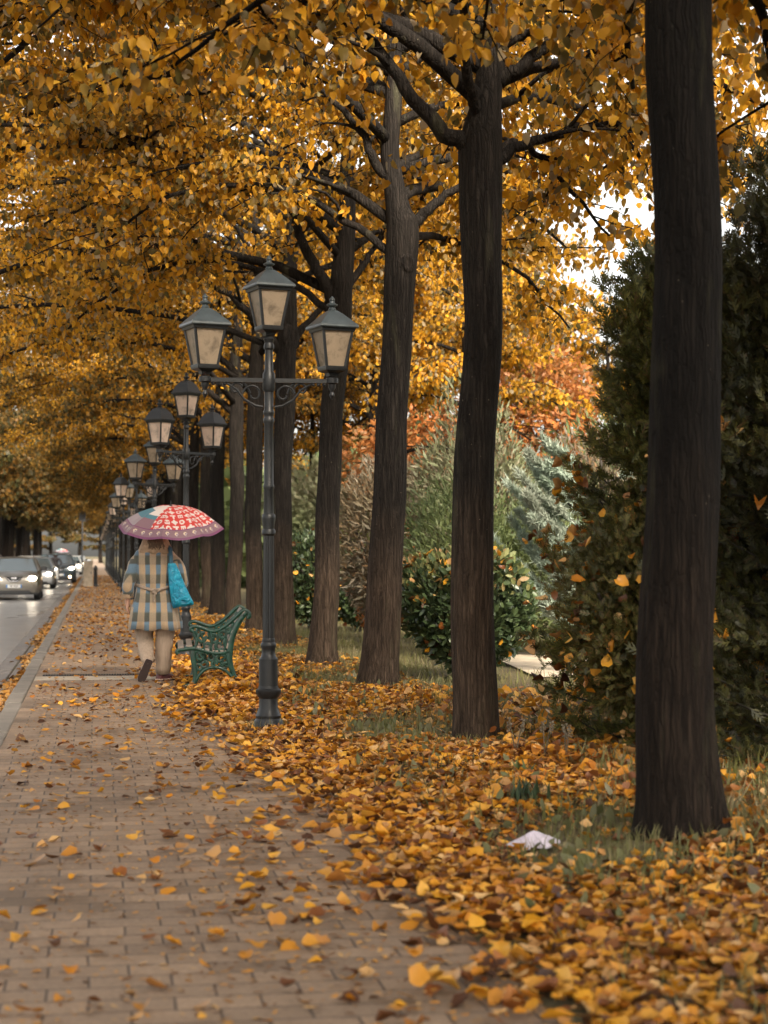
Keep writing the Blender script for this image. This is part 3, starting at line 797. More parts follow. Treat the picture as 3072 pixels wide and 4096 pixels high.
while y < 300:
    c = copy_tree(far0); c.location = (-8.8 + rs.uniform(-.5, .6), y, 0); c.rotation_euler.z = rs.uniform(0, 6.28)
    s = rs.uniform(1.3, 1.6) * (1 if y < 105 else 1.3); c.scale = (s, s, s)
    y += 6.3 if y < 130 else 10; k += 1
far0['label'] = 'dark brown-leaved tree in the row across the road, left of the cars'
for o in list(scene.objects):
    if o.get('group') == 'dark trees across the road': o['label'] = far0['label']
# yellow-leaved trees farther back closing the street
endt = linden('street_end_tree', [(0, 0, -.08, .3), (0, 0, 2, .26), (.1, 0, 5, .2), (0, 0, 12, .05)], [],
              [(2.0 + i * .75, i * 2.4, 4.6 - i * .2, .6, -.4, .08) for i in range(13)], 33, 'tree closing the far end of the street', leafm='yellow_dark', bark='bark_shaded', seg=12, rings=14,
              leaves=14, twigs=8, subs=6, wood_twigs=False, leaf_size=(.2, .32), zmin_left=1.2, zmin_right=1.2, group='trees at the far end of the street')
spots = [(-3, 370), (1, 345), (-8, 345), (-14, 330), (-22, 300), (-30, 330), (10, 330), (20, 340), (-20, 380), (4, 420), (14, 300), (-38, 290)]
for i, (x, yy) in enumerate(spots):
    c = endt if i == 0 else copy_tree(endt)
    c.location = (x, yy, 0); c.rotation_euler.z = i * 1.3; c.scale = (1.3,) * 3
    c['label'] = 'hazy brown tree closing the far end of the street'

# ------------------------------------------------------------------ park shrubs and conifers
def blob_shrub(name, loc, rad, H, mat, n, size, tpl, seed, label, cat='shrub', zlow=.1, profile=None, up=.5, wid=None, core=True, stem_mat='twig', squash=1.0, litter=0, top_mat=None, lumps=10, litter_low=.55):
    """shrub: stems plus leaves spread through the outer half of a lumpy volume"""
    rs = np.random.RandomState(seed)
    root = empty(name, loc, 0, label, cat)
    st = MB()
    for i in range(7):
        a = rs.uniform(0, 6.28); q = limb_path(rs, (rs.uniform(-.1, .1), rs.uniform(-.1, .1), -.05), a, H * .85, 1.35, rs.uniform(.6, 1.2), 6, .2)
        q[:, :2] *= min(1, rad / (H * .6))
        st.tube(q, np.linspace(.035, .012, 6), 6)
    st.build('stems', M[stem_mat], root)
    lc = rs.normal(0, 1, (lumps, 3)); lc = unit(lc); lc[:, 2] = abs(lc[:, 2]); la = rs.uniform(.12, .38, lumps)
    def pts(n, lo=.55, hi=1.0):
        d = unit(rs.normal(size=(n, 3)))
        rr = 1 + (la[None] * np.exp(-((d[:, None, :] - lc[None]) ** 2).sum(2) * 5)).sum(1) - .18
        s = rs.uniform(lo ** 2, hi ** 2, n) ** .5 * rr
        p = np.stack([d[:, 0] * rad * s, d[:, 1] * rad * s * squash, H * .5 + d[:, 2] * H * .5 * s], 1)
        if profile is not None:
            f = np.clip(p[:, 2] / H, 0, 1); g = np.interp(f, *profile); p[:, 0] *= g; p[:, 1] *= g
        return p, d
    p, d = pts(n)
    k = p[:, 2] > zlow + rs.uniform(-.05, .1, n)
    p, d = p[k], d[k]
    T = d * .8 + rs.normal(0, .6, p.shape) + np.array([0, 0, up]); N = d + rs.normal(0, .6, p.shape) + np.array([0, 0, .3])
    S = rs.uniform(size[0], size[1], len(p))
    if top_mat:
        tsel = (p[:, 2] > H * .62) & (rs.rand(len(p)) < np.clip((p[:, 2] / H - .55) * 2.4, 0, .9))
        np_mesh('lit_leaves', *scatter(tpl, p[tsel], T[tsel], N[tsel], S[tsel] * 1.05), M[top_mat], root)  # leaves near the top painted lighter as if lit
        p, d, T, N, S = p[~tsel], d[~tsel], T[~tsel], N[~tsel], S[~tsel]
    np_mesh('foliage', *scatter(tpl, p, T, N, S), M[mat], root)
    if litter:
        p, d = pts(litter, .95, 1.06)
        k = (p[:, 2] > H * litter_low) | (rs.rand(litter) < .25)
        p, d = p[k], d[k]
        n2 = len(p)
        o = np_mesh('caught_leaves', *scatter(T_LEAF, p, rand_unit(rs, n2), d + np.array([0, 0, .7]) + rs.normal(0, .3, (n2, 3)), rs.uniform(.06, .1, n2), (rs.uniform(-.5, 1, n2), rs.uniform(-.3, .8, n2))), M['litter'], root)
        tag(o, kind='stuff')
    return root

def thuja(loc, Rr, H, seed, label, n=240, prof=None, litter=160, lean=(0, 0), mat='thuja'):
    """many-stemmed conifer: fronds sweep out and up from the stems, each carrying flat sprays"""
    rs = np.random.RandomState(seed)
    root = empty('thuja_tree', loc, 0, label, 'conifer', 'thujas on the park side')
    st = MB()
    prof = prof or ((0, .08, .22, .38, .5, .65, .8, 1), (.74, .93, 1.0, .80, .64, .54, .44, .14))
    for i in range(6):
        a = rs.uniform(0, 6.28); q = Rr * .28
        st.tube([(math.cos(a) * .06, math.sin(a) * .06, -.1), (math.cos(a) * q, math.sin(a) * q, H * .4), (math.cos(a) * q * .8, math.sin(a) * q * .8, H * rs.uniform(.75, .95))], [.06, .04, .008], 7)
    P, T, N = [], [], []
    for i in range(n):
        f = rs.uniform(0.0, 1) ** .9; z0 = H * (.01 + .86 * f); a = rs.uniform(0, 6.28)
        r1 = Rr * np.interp(min(1, z0 / H + .08), *prof) * rs.uniform(.72, 1.18)
        L = max(.30, r1 * 1.25); rise = rs.uniform(.30, .95) * (.45 + .75 * f)
        o = np.array([math.cos(a), math.sin(a), 0.])
        k = np.linspace(0, 1, 6)[:, None]
        q = o * (r1 * (.18 + .82 * k ** .85)) + np.array([0, 0, 1.]) * (z0 + L * rise * k ** 1.5) + np.cumsum(rs.normal(0, .018, (6, 3)), 0)
        if rs.rand() < .25: q[:, 2] -= .22 * k[:, 0] ** 2
        st.tube(q[:5], [.014, .011, .008, .006, .004], 4, cap=False)
        m = int(85 * (.6 + .5 * L))
        g = rs.uniform(.8, 5, m) if f > .15 else rs.uniform(.3, 5, m)
        j = np.minimum(4, g.astype(int)); t = (g - j)[:, None]
        d = unit(q[j + 1] - q[j])
        P.append(q[j] * (1 - t) + q[j + 1] * t + rs.normal(0, .035, (m, 3)))
        T.append(d * .8 + rs.normal(0, .5, (m, 3)) + np.array([0, 0, .25]))
        N.append(np.cross(d, [0, 0, 1.]) * rs.choice((-1, 1), (m, 1)) + rs.normal(0, .7, (m, 3)))
    st.build('trunk', M['thuja_core'], root)
    P, T, N = np.vstack(P), np.vstack(T), np.vstack(N)
    P[:, 2] = np.maximum(P[:, 2], .04)
    np_mesh('foliage', *scatter(T_SPRAY, P, T, N, rs.uniform(.065, .15, len(P))), M[mat], root)
    if litter:
        sel = rs.choice(len(P), litter * 12); sel = sel[(P[sel, 2] < H * .62) & (np.hypot(P[sel, 0], P[sel, 1]) > Rr * .68)][:litter]
        C = P[sel] * np.array([1.05, 1.05, 1]) + np.array([0, 0, .03]); m = len(C); o = unit(C * np.array([1, 1, 0]))
        q = np_mesh('caught_leaves', *scatter(T_LEAF, C, rand_unit(rs, m), o * .7 + rs.normal(0, .5, (m, 3)) + np.array([0, 0, .8]), rs.uniform(.05, .095, m), (rs.uniform(-.8, 1.6, m), rs.uniform(-.3, 1.6, m))), M['litter'], root)
        tag(q, kind='stuff')
    return root

BUSHY = ((0, .1, .25, .5, .75, .9, 1), (.85, 1, 1.0, .92, .75, .5, .2))
thuja((4.22, 13.0, 0), 1.0, 4.0, 41, 'dark thuja with orange leaves caught in it, left of the nearest trunk', 300, litter=560)
thuja((4.75, 11.4, 0), 1.15, 4.1, 42, 'very dark thuja partly hidden behind the right side of the nearest trunk', 300, BUSHY, litter=300, mat='thuja_shaded')
thuja((5.75, 13.0, 0), 1.3, 4.6, 43, 'shadowy thuja filling the gap farthest right behind the others', 260, BUSHY, litter=60, mat='thuja_shaded')

blob_shrub('clipped_hedge', (3.93, 12.55, 0), .74, 1.75, 'hedge_green', 9000, (.06, .12), T_SPRAY, 44, 'rounded brown-green hedge flecked with orange leaves at the foot of the left thuja', 'hedge', zlow=.05, litter=190, litter_low=.25, lumps=9)

def blue_cedar(loc, seed, label):
    rs = np.random.RandomState(seed)
    root = empty('blue_cedar', loc, 0, label, 'conifer')
    w = MB(); w.tube([(0, 0, -.1), (.05, 0, 1.5), (0, 0, 2.7)], [.09, .06, .01], 8)
    P, T = [], []
    def brush(q, dens, spread):
        for i in range(len(q) - 1):
            m = dens
            f = rs.rand(m)[:, None]
            pp = q[i] * (1 - f) + q[i + 1] * f + rs.normal(0, spread, (m, 3))
            d = unit(q[i + 1] - q[i])
            P.append(pp); T.append(d * .7 + rs.normal(0, .55, (m, 3)) + np.array([0, 0, .35]))
    for i in range(22):
        z = .35 + 2.0 * i / 21; a = (PI * 1.08 + rs.uniform(-.85, .85)) if i % 5 else rs.uniform(0, 6.28)
        L = (1.95 - .42 * z) * rs.uniform(.7, 1.12)
        q = limb_path(rs, (0, 0, z), a, L, rs.uniform(.05, .25), rs.uniform(.75, 1.05), 9, .08)
        w.tube(q, np.linspace(.024, .005, 9), 5)
        brush(q[3:], 70, .016)
        side = np.array([-math.sin(a), math.cos(a), 0.])
        for s in range(26):          # short side shoots in two rows make a pointed feather
            f = rs.uniform(.28, .99); j = min(7, int(f * 8)); b0 = q[j] + (q[j + 1] - q[j]) * (f * 8 - j)
            d = unit(q[j + 1] - q[j]); sl = (.06 + .40 * (1 - f)) * rs.uniform(.6, 1.1)
            d2 = unit(d * .9 + side * rs.choice((-1, 1)) * rs.uniform(.5, 1.0) + np.array([0, 0, rs.uniform(-.15, .3)]))
            qq = np.array([b0 + d2 * sl * t + np.array([0, 0, .10 * sl * t * t]) for t in (0, .35, .7, 1)])
            w.tube(qq, [.006, .005, .004, .002], 3, cap=False); brush(qq, int(12 + 60 * sl), .014)
    w.build('trunk', M['twig'], root)
    P = np.vstack(P); T = np.vstack(T)
    np_mesh('foliage', *scatter(T_NEEDLE, P, T, rand_unit(rs, len(P)), rs.uniform(.06, .11, len(P)), wid=rs.uniform(1.2, 2.2, len(P))), M['cedar'], root)
    return root
blue_cedar((5.9, 21.2, 0), 51, 'pale blue-green cedar with upswept branch tips between the round bush and the thuja')

blob_shrub('laurel_bush', (4.06, 19.9, 0), .80, 1.62, 'laurel', 9000, (.07, .12), T_OVAL, 61, 'round dark laurel bush with orange leaves on its top', 'bush', zlow=.14, litter=260, top_mat='laurel_lit', lumps=7)
blob_shrub('oleander_shrub', (4.55, 28.2, 0), 1.0, 3.0, 'mauve_grey', 9000, (.11, .2), T_LANCE, 62, 'greyish narrow-leaved shrub between the two middle trunks')
blob_shrub('oleander_shrub', (5.85, 27.4, 0), 1.15, 3.3, 'grey_green', 11000, (.11, .2), T_LANCE, 63, 'tall grey-green narrow-leaved shrub above the round laurel bush')
blob_shrub('oleander_shrub', (7.2, 26.0, 0), 1.2, 3.0, 'mauve_grey', 9000, (.11, .2), T_LANCE, 64, 'purplish-grey shrub directly behind the pale blue cedar')
blob_shrub('green_shrub', (5.0, 24.6, 0), .95, 2.35, 'mid_green', 7500, (.09, .16), T_LANCE, 65, 'mid green leafy shrub just behind the round laurel bush')
blob_shrub('green_shrub', (6.3, 24.4, 0), 1.0, 2.2, 'mid_green', 7500, (.09, .16), T_LANCE, 66, 'mid green shrub below the pale blue cedar')
blob_shrub('dark_hedge', (3.88, 33.3, 0), .72, 1.85, 'laurel', 6000, (.07, .12), T_OVAL, 67, 'dark hedge dotted with orange leaves just right of the nearest lamp post', 'hedge', litter=170, litter_low=.2)
blob_shrub('dark_hedge', (4.75, 33.0, 0), .75, 1.35, 'laurel', 6000, (.07, .12), T_OVAL, 68, 'low dark hedge topped with orange leaves between two trunks', 'hedge', litter=230, litter_low=.5)
blob_shrub('lime_conifer', (5.5, 38.5, 0), .8, 2.25, 'lime_conifer', 5000, (.14, .24), T_SPRAY, 69, 'small yellowish-green rounded conifer behind the low hedge', 'conifer')
blob_shrub('dry_shrub', (4.75, 30.6, 0), .42, .75, 'rust', 1800, (.05, .09), T_OVAL, 70, 'small brown dried-out plant in front of the low hedge')
blob_shrub('spreading_conifer', (5.3, 42.5, 0), 1.5, 3.3, 'grey_green', 9000, (.16, .28), T_SPRAY, 71, 'pale green spreading conifer right of the nearest lamp post, behind the dark hedge', 'conifer', up=.0)
blob_shrub('rust_tree', (9.6, 40.5, 0), 1.75, 6.4, 'rust', 15000, (.12, .2), T_OVAL, 72, 'tall rust-orange tree behind the grey-green shrubs', 'tree', zlow=1.0, up=-.5)
blob_shrub('rust_tree', (7.3, 42, 0), 1.7, 5.0, 'rust', 10000, (.12, .2), T_OVAL, 73, 'lower rust-orange tree peeping over the shrubs between the trunks', 'tree', zlow=.8, up=-.5)
blob_shrub('green_shrub', (9.3, 30, 0), 1.5, 3.9, 'mid_green', 9000, (.12, .2), T_LANCE, 74, 'tall green shrub hidden between the cedar and the thuja')
# yellow lindens farther inside the park
pk = linden('park_tree', [(0, 0, -.08, .14), (0, 0, 2, .11), (.1, 0, 4, .09), (0, 0, 6.2, .02)], [],
            [(2.9 + i * .26, i * 2.4, 2.0, .6, -.5, .04) for i in range(15)], 81, 'yellow-leaved tree standing inside the park behind the grey shrubs', seg=12, rings=14, leaves=20, twigs=10, subs=10,
            zmin_left=4.3, zmin_right=4.3, group='yellow trees inside the park', leaf_size=(.075, .11))
lab = ['yellow-leaved park tree between the rust tree and the forked linden', 'yellow-leaved park tree behind the mossy trunk', 'yellow-leaved park tree above the pale spreading conifer', 'yellow-leaved park tree rising right above the rust trees', 'low yellow-leaved park tree glimpsed just right of the nearest lamp post', 'yellow-leaved park tree under the sky gap beside the thuja top']
for i, (x, yy, s, rz) in enumerate([(6.9, 34.5, 1.0, 0), (6.6, 44, 1.45, 1.2), (7.6, 56, 1.6, 2.2), (9.0, 47, 1.5, 3.9), (5.8, 50, 1.0, 5.1), (13.0, 46, 1.15, .7)]):
    c = pk if i == 0 else copy_tree(pk)
    c.location = (x, yy, 0); c.rotation_euler.z = rz; c.scale = (s, s, s); c['label'] = lab[i]
# dark wood far off in the park, one mass
rs = np.random.RandomState(90); n = 30000
P = np.stack([rs.uniform(4.5, 60, n), rs.uniform(75, 110, n), rs.uniform(0, 1, n) ** .8], 1)
hh = 6.0 + 1.2 * np.sin(P[:, 0] * .5) + 1.0 * np.sin(P[:, 0] * 1.3 + 2)
P[:, 2] *= hh
tag(np_mesh('far_wood', *scatter(T_HEX, P, rs.normal(size=(n, 3)), rs.normal(size=(n, 3)), rs.uniform(.4, .9, n)), M['mid_green']), 'dark green wood far off inside the park', 'wood', kind='stuff')

# ------------------------------------------------------------------ fallen leaves and grass
rs = np.random.RandomState(200)
def wob(y):
    return np.interp(y, [4, 8, 11, 15, 19, 22, 30], [.12, .12, .0, -.12, -.30, -.2, -.05]) + .07 * np.sin(1.4 * y) + .06 * np.sin(2.9 * y + 1) + .04 * np.sin(6.1 * y)
def leaf_layer(name, P, size, mat, flat, label, seed, thick=.03, tpl=T_LEAF):
    r = np.random.RandomState(seed); n = len(P)
    N = np.stack([r.normal(0, flat, n), r.normal(0, flat, n), np.ones(n)], 1)
    a = r.uniform(0, 6.28, n); T = np.stack([np.cos(a), np.sin(a), r.normal(0, .25, n)], 1)
    T = T - N * (T * unit(N)).sum(1)[:, None] * .8
    S = r.uniform(size[0], size[1], n)
    P = P.copy(); P[:, 2] += .008 + r.uniform(0, thick, n)
    o = np_mesh(name, *scatter(tpl, P, T, N, S, (r.uniform(-.6, .9, n), r.uniform(-.4, .75, n)), wid=r.uniform(.75, 1.1, n)), M[mat], smooth=(tpl is T_LEAF))
    return tag(o, label, 'leaves', kind='stuff')
def verge_points(n, y0, y1, xr, seed, yp=1.0, edge=True):
    r = np.random.RandomState(seed)
    y = y0 + (y1 - y0) * r.uniform(0, 1, n) ** yp
    e = PATH_R + wob(y)
    x = e + (xr - e) * r.beta(1.0, 1.25, n)
    x = x - edge * np.abs(r.normal(0, .13, n)) * (r.rand(n) < .35)
    return x, y
def patchy(x, y):
    return .5 + .5 * np.sin(1.3 * x + .7 * np.sin(.8 * y)) * np.sin(.9 * y + 1.7 * np.sin(.6 * x + 1))
# carpet on the verge
parts = []
for n, y0, y1, xr, sd in ((36000, 4.2, 13, 4.2, 1), (22000, 13, 22, 3.5, 2), (11000, 22, 40, 3.4, 3), (5000, 40, 75, 3.2, 4)):
    x, y = verge_points(n, y0, y1, xr, sd)
    far = np.clip((x - 2.6) / 1.4, 0, 1) * np.clip((y - 7) / 6, .35, 1)
    k = rs.rand(n) > np.maximum(far * (.35 + .5 * patchy(x, y)), .96 * np.clip(patchy(x * 1.5 + 2, y * 1.2) * 1.5 - .35, 0, 1) * np.clip((x - 1.5) / .4, 0, 1))
    x, y = x[k], y[k]
    # no leaves inside trunks and the lamp foot
    for cx, cy_, rr in ((2.84, 8.8, .24), (2.83, 13.75, .20), (2.95, 19.11, .24), (1.40, 14.92, .13), (2.84, 23.19, .24)):
        k = (x - cx) ** 2 + (y - cy_) ** 2 > rr * rr; x, y = x[k], y[k]
    parts.append(np.stack([x, y, np.maximum(0, verge_z(x, y))], 1))
P = np.vstack(parts)
leaf_layer('fallen_leaves', P, (.03, .074), 'litter', .36, 'thick drift of yellow and orange fallen leaves covering the verge', 11, .028)
Pb = P[np.random.RandomState(6).rand(len(P)) < .28] + np.random.RandomState(7).normal(0, .06, (int((np.random.RandomState(6).rand(len(P)) < .28).sum()), 3)) * np.array([1, 1, 0])
leaf_layer('leaf_crumbs', Pb, (.015, .05), 'litter_dull', .5, 'torn brown leaf crumbs mixed into the drift on the verge', 27, .03, T_OVAL)
r = np.random.RandomState(19); n = 5200; x = r.uniform(2.9, 4.9, n); y = r.uniform(8.3, 17.5, n); k = (r.rand(n) < .3 + .6 * patchy(x * 1.4, y * 1.1)) & ((x - 2.84) ** 2 + (y - 8.8) ** 2 > .07)
x, y = x[k][::2], y[k][::2]
leaf_layer('grass_leaves', np.stack([x, y, verge_z(x, y) + .02], 1), (.045, .09), 'litter', .55, 'orange leaves caught in the grass between the trunks and the thujas', 20, .08)
# heap under the bench, and leaves drifted about the lamp foot
r = np.random.RandomState(12); n = 2600
x = r.normal(1.55, .28, n); y = r.uniform(18.6, 22.5, n); k = (x > .95) & (x < 2.4); x, y = x[k], y[k]
z = .085 * np.exp(-((x - 1.6) / .35) ** 2) * r.uniform(0, 1, len(x)) + np.maximum(0, verge_z(x, y))
leaf_layer('leaf_heap', np.stack([x, y, z], 1), (.065, .10), 'litter', .5, 'heap of golden leaves gathered under the green bench', 13, .03)
# scattered over the pavers: whole leaves, and trodden scraps
r = np.random.RandomState(14)
def path_pts(n, y0, y1, yp, side):
    y = y0 + (y1 - y0) * r.uniform(0, 1, n) ** yp
    x = -.62 + 2.0 * (r.uniform(0, 1, n) ** side)
    k = r.rand(n) < .45 + .55 * patchy(x * 2.2, y * .9)
    return np.stack([x[k], y[k], np.zeros(k.sum())], 1)
P = np.vstack([path_pts(1000, 4.5, 20, 1.0, .8), path_pts(1300, 17, 45, 1.0, .9), path_pts(5200, 26, 130, .9, 1.0)])
leaf_layer('scattered_leaves', P, (.035, .08), 'litter', .26, 'yellow and brown leaves scattered over the pavers', 15, .012)
P = np.vstack([path_pts(8000, 4.5, 20, 1.0, .75), path_pts(3200, 17, 45, 1.0, .9), path_pts(4000, 35, 130, .9, 1.0)])
leaf_layer('trodden_scraps', P, (.012, .045), 'litter_dull', .16, 'small trodden leaf scraps lying flat on the pavers', 16, .002, T_OVAL)
# loose scatter that thins out from the drift onto the pavers
n = 1900; y = r.uniform(4.6, 34, n); x = PATH_R + .05 + wob(y) - np.abs(r.normal(0, .26, n))
leaf_layer('edge_leaves', np.stack([x, y, np.zeros(n)], 1)[(x > -.5) & ((x - .68) ** 2 + (y - 20.8) ** 2 > .09)], (.05, .095), 'litter', .36, 'orange leaves thinning out from the drift onto the pavers', 17, .02)
# brown leaves lying in the gutter against the kerb
n = 5200; y = 9 + 120 * r.uniform(0, 1, n) ** 1.3; g = .35 + .65 * (np.sin(.7 * y) * np.sin(.31 * y + 1) > -.2)
x = -.85 - np.abs(r.normal(0, .09, n)) * g
leaf_layer('gutter_leaves', np.stack([x, y, np.full(n, -.115)], 1), (.05, .095), 'litter_dull', .5, 'brown leaves collected in the gutter along the kerb', 18, .03)

def grass(name, P, h, label, seed, lean=.45, mat='grass'):
    r = np.random.RandomState(seed); n = len(P)
    a = r.uniform(0, 6.28, n); T = np.stack([np.cos(a) * lean * r.rand(n), np.sin(a) * lean * r.rand(n), np.ones(n)], 1)
    N = np.stack([np.cos(a + 1.5), np.sin(a + 1.5), np.zeros(n)], 1)
    o = np_mesh(name, *scatter(T_BLADE, P, T, N, r.uniform(h[0], h[1], n) * r.uniform(.5, 1, n), (r.uniform(0, .5, n), np.zeros(n)), wid=r.uniform(.6, 1.3, n)), M[mat])
    return tag(o, label, 'grass', kind='stuff')
r = np.random.RandomState(21)
# blades poking through the drift
n = 60000; y = 4.6 + 24 * r.uniform(0, 1, n) ** 1.1; x = 1.6 + 2.3 * r.uniform(0, 1, n) ** .8
k = r.rand(n) < patchy(x * 1.5 + 2, y * 1.2) ** 1.4 * np.clip((x - 1.5) / .9, .12, 1); x, y = x[k], y[k]
grass('verge_grass', np.stack([x, y, verge_z(x, y) - .01], 1), (.05, .15), 'grass blades poking up through the fallen leaves', 22)
# open grass behind the trunks
n = 34000; y = 9 + 40 * r.uniform(0, 1, n) ** 1.0; x = 3.0 + 4.2 * r.uniform(0, 1, n) ** 1.1
k = (r.rand(n) < .35 + .65 * patchy(x + 2, y)) & ~((x > 4.9) & (x < 7) & (y > 20.2) & (y < 25)); x, y = x[k], y[k]
grass('park_grass', np.stack([x, y, verge_z(x, y) - .01], 1), (.08, .2), 'pale green grass growing between the trunks and the shrubs', 23)
n = 3000; y = r.uniform(8.2, 12, n); x = r.uniform(3.05, 4.4, n)
grass('dark_grass', np.stack([x, y, verge_z(x, y) - .01], 1), (.10, .26), 'longer grass in the shade right of the nearest trunk', 24, .8)
# blades round the foot of the nearest lamp
n = 90; a = r.uniform(0, 6.28, n); x = 1.38 + .15 * np.cos(a); y = 14.88 + .15 * np.sin(a)
grass('lamp_foot_grass', np.stack([x, y, np.zeros(n)], 1)[y < 14.95], (.06, .15), 'few grass blades sprouting at the foot of the nearest lamp post', 25)
n = 1500; y = 6 + 16 * r.uniform(0, 1, n); x = 1.7 + 2.2 * r.uniform(0, 1, n); k = r.rand(n) < patchy(x * 1.5 + 2, y * 1.2); x, y = x[k], y[k]; n = len(x)
q = scatter(T_OVAL, np.stack([x, y, verge_z(x, y) + .01], 1), rand_unit(r, n) + np.array([0, 0, .8]), rand_unit(r, n), r.uniform(.05, .11, n))
tag(np_mesh('low_weeds', *q, M['weed']), 'broad grey-green weed leaves scattered among the fallen leaves', 'weeds', kind='stuff')
# small plants
def tuft(loc, n, h, label, name='dark_plant', seed=1, mat='dark_plant', spread=.05, lean=.35, wd=1.0):
    r = np.random.RandomState(seed); root = empty(name, loc, 0, label, 'plant')
    a = r.uniform(0, 6.28, n); P = np.stack([r.normal(0, spread, n), r.normal(0, spread, n), np.full(n, -.01)], 1)
    T = np.stack([np.cos(a) * lean * r.rand(n), np.sin(a) * lean * r.rand(n), np.ones(n)], 1)
    np_mesh('leaves', *scatter(T_BLADE, P, T, rand_unit(r, n), r.uniform(h * .6, h, n), (r.uniform(0, .6, n), np.zeros(n)), wid=r.uniform(1.2, 2.2, n) * wd), M[mat], root)
    return root
tuft((2.35, 9.95, .03), 46, .19, 'dark upright tuft standing in the leaves above the white paper', seed=31)
tuft((2.62, 11.3, .03), 16, .13, 'small broad-leaved weed in the leaves left of the nearest trunk', 'weed', 32, 'mid_green', .04, .8, 2.2)
for i, (x, y) in enumerate(((2.98, 12.1), (3.07, 11.9), (2.85, 12.4))):
    root = empty('seed_stalk_plant', (x, y, .03), 0, 'pale seed-headed stalks just left of the nearest trunk', 'plant', 'seed stalks beside the nearest trunk')
    mb = MB(); r2 = random.Random(i)
    for q in range(4):
        a = r2.uniform(0, 6.28); L = r2.uniform(.16, .26); tip = (math.cos(a) * .05, math.sin(a) * .05, L)
        mb.tube([(0, 0, 0), (tip[0] * .4, tip[1] * .4, L * .5), tip], [.004, .003, .002], 4)
        for s in range(7): mb.box((tip[0] + r2.uniform(-.014, .014), tip[1] + r2.uniform(-.014, .014), L - s * .008), (.012, .012, .012), 0, Euler((s, s * 2, 0)).to_matrix())
    mb.build('stalks', M['mauve_grey'], root, smooth=False)

# crumpled white paper in the leaves
r = np.random.RandomState(40)
M['paper'] = simple_mat('lilac_white_paper', (.50, .45, .52), .7, nscale=6, var=.1)
mb = MB(); nr, na = 7, 30; vs = [(0, 0, .075)]; fs = []
for j in range(1, nr + 1):
    for i in range(na):
        t = 2 * PI * i / na; q = j / nr
        rad = (.10 + .03 * math.cos(2 * t + .4) + .022 * math.cos(5 * t)) * q
        z = .075 * (1 - q) ** 1.1 + .040 * abs(math.sin(2.5 * t + .6 * q)) * q * (1.25 - q) + r.normal(0, .002)
        vs.append((rad * math.cos(t), rad * .8 * math.sin(t), max(.001, z)))
for i in range(na): fs.append((0, 1 + i, 1 + (i + 1) % na))
for j in range(nr - 1):
    for i in range(na): fs.append((1 + j * na + i, 1 + (j + 1) * na + i, 1 + (j + 1) * na + (i + 1) % na, 1 + j * na + (i + 1) % na))
mb.add(vs, fs)
o = mb.build('paper_scrap', M['paper'], smooth=False)
o.location = (2.05, 8.55, .03); o.rotation_euler = (R(8), R(-5), .3)
sm = o.modifiers.new('thick', 'SOLIDIFY'); sm.thickness = .002
tag(o, 'crumpled lilac-white paper lying among the fallen leaves', 'paper')

# ------------------------------------------------------------------ street lamps
def lantern(root, x, y, z0, style, s=1.0, ry=.25):
    """lantern whose glass starts at z0; a part with frame, roof, finial and four panes as sub-parts"""
    lt = bpy.data.objects.new('lantern', None)
    mb = MB()
    if style == 'pyramid': ht, wb, wt, we = .315, .080, .130, .168
    else: ht, wb, wt, we = .30, .08, .12, .15
    # frame: bottom tray, corner posts and top rim
    def sq(w, z): return [(w, w, z), (-w, w, z), (-w, -w, z), (w, -w, z)]
    mb.loft([sq(.035, -.075), sq(.045, -.05), sq(wb + .008, -.03), sq(wb + .012, -.012), sq(wb + .012, .004)])
    for sx in (-1, 1):
        for sy in (-1, 1):
            mb.tube([(sx * wb, sy * wb, 0), (sx * wt, sy * wt, ht)], .0125, 6)
    mb.loft([sq(wt + .012, ht - .03), sq(wt + .016, ht - .015), sq(wt + .02, ht)], cap=False)
    mb.loft([sq(wt + .02, ht), sq(wt - .02, ht), sq(wt - .02, ht - .03), sq(wt + .012, ht - .03)], cap=False)
    fr = mb
    M4 = Matrix.Translation((x, y, z0)) @ Matrix.Rotation(ry, 4, 'Z') @ Matrix.Scale(s, 4)
    f = fr.xform(M4).build('lantern', M['pole'], root, angle=30)
    rf = MB()
    if style == 'pyramid':
        rf.loft([sq(we - .006, ht - .004), sq(we, ht + .004), sq(we - .004, ht + .02), sq(.068, ht + .118), sq(.034, ht + .145)])
        fz = ht + .145
    else:
        rf.loft([sq(we, ht - .004), sq(we + .004, ht + .012), sq(we - .012, ht + .03), sq(we - .045, ht + .11), sq(.062, ht + .165), sq(.03, ht + .178)])
        fz = ht + .178
    rf.xform(M4).build('roof', M['roof_patina' if style == 'pyramid' else 'roof_black'], f, angle=25)
    fi = MB(); fi.lathe([(.028, -.01), (.034, .01), (.026, .022), (.022, .03), (.044, .042), (.046, .052), (.022, .064), (.018, .078), (.024, .088), (.02, .1), (.004, .12)], 14, (0, 0, fz))
    fi.xform(M4).build('finial', M['roof_patina' if style == 'pyramid' else 'roof_black'], f)
    for k in range(4):
        p = MB(); a, b = wb - .004, wt - .006
        vs = [(-a, -a, .004), (a, -a, .004), (b, -b, ht - .03), (-b, -b, ht - .03)]
        p.add(vs + [(q[0], q[1] + .004, q[2]) for q in vs], [(0, 1, 2, 3), (7, 6, 5, 4), (0, 4, 5, 1), (1, 5, 6, 2), (2, 6, 7, 3), (3, 7, 4, 0)])
        p.xform(M4 @ Matrix.Rotation(k * PI / 2, 4, 'Z')).build('pane', M['pane' if style == 'pyramid' else 'pane_clean'], f, smooth=False)
    return f

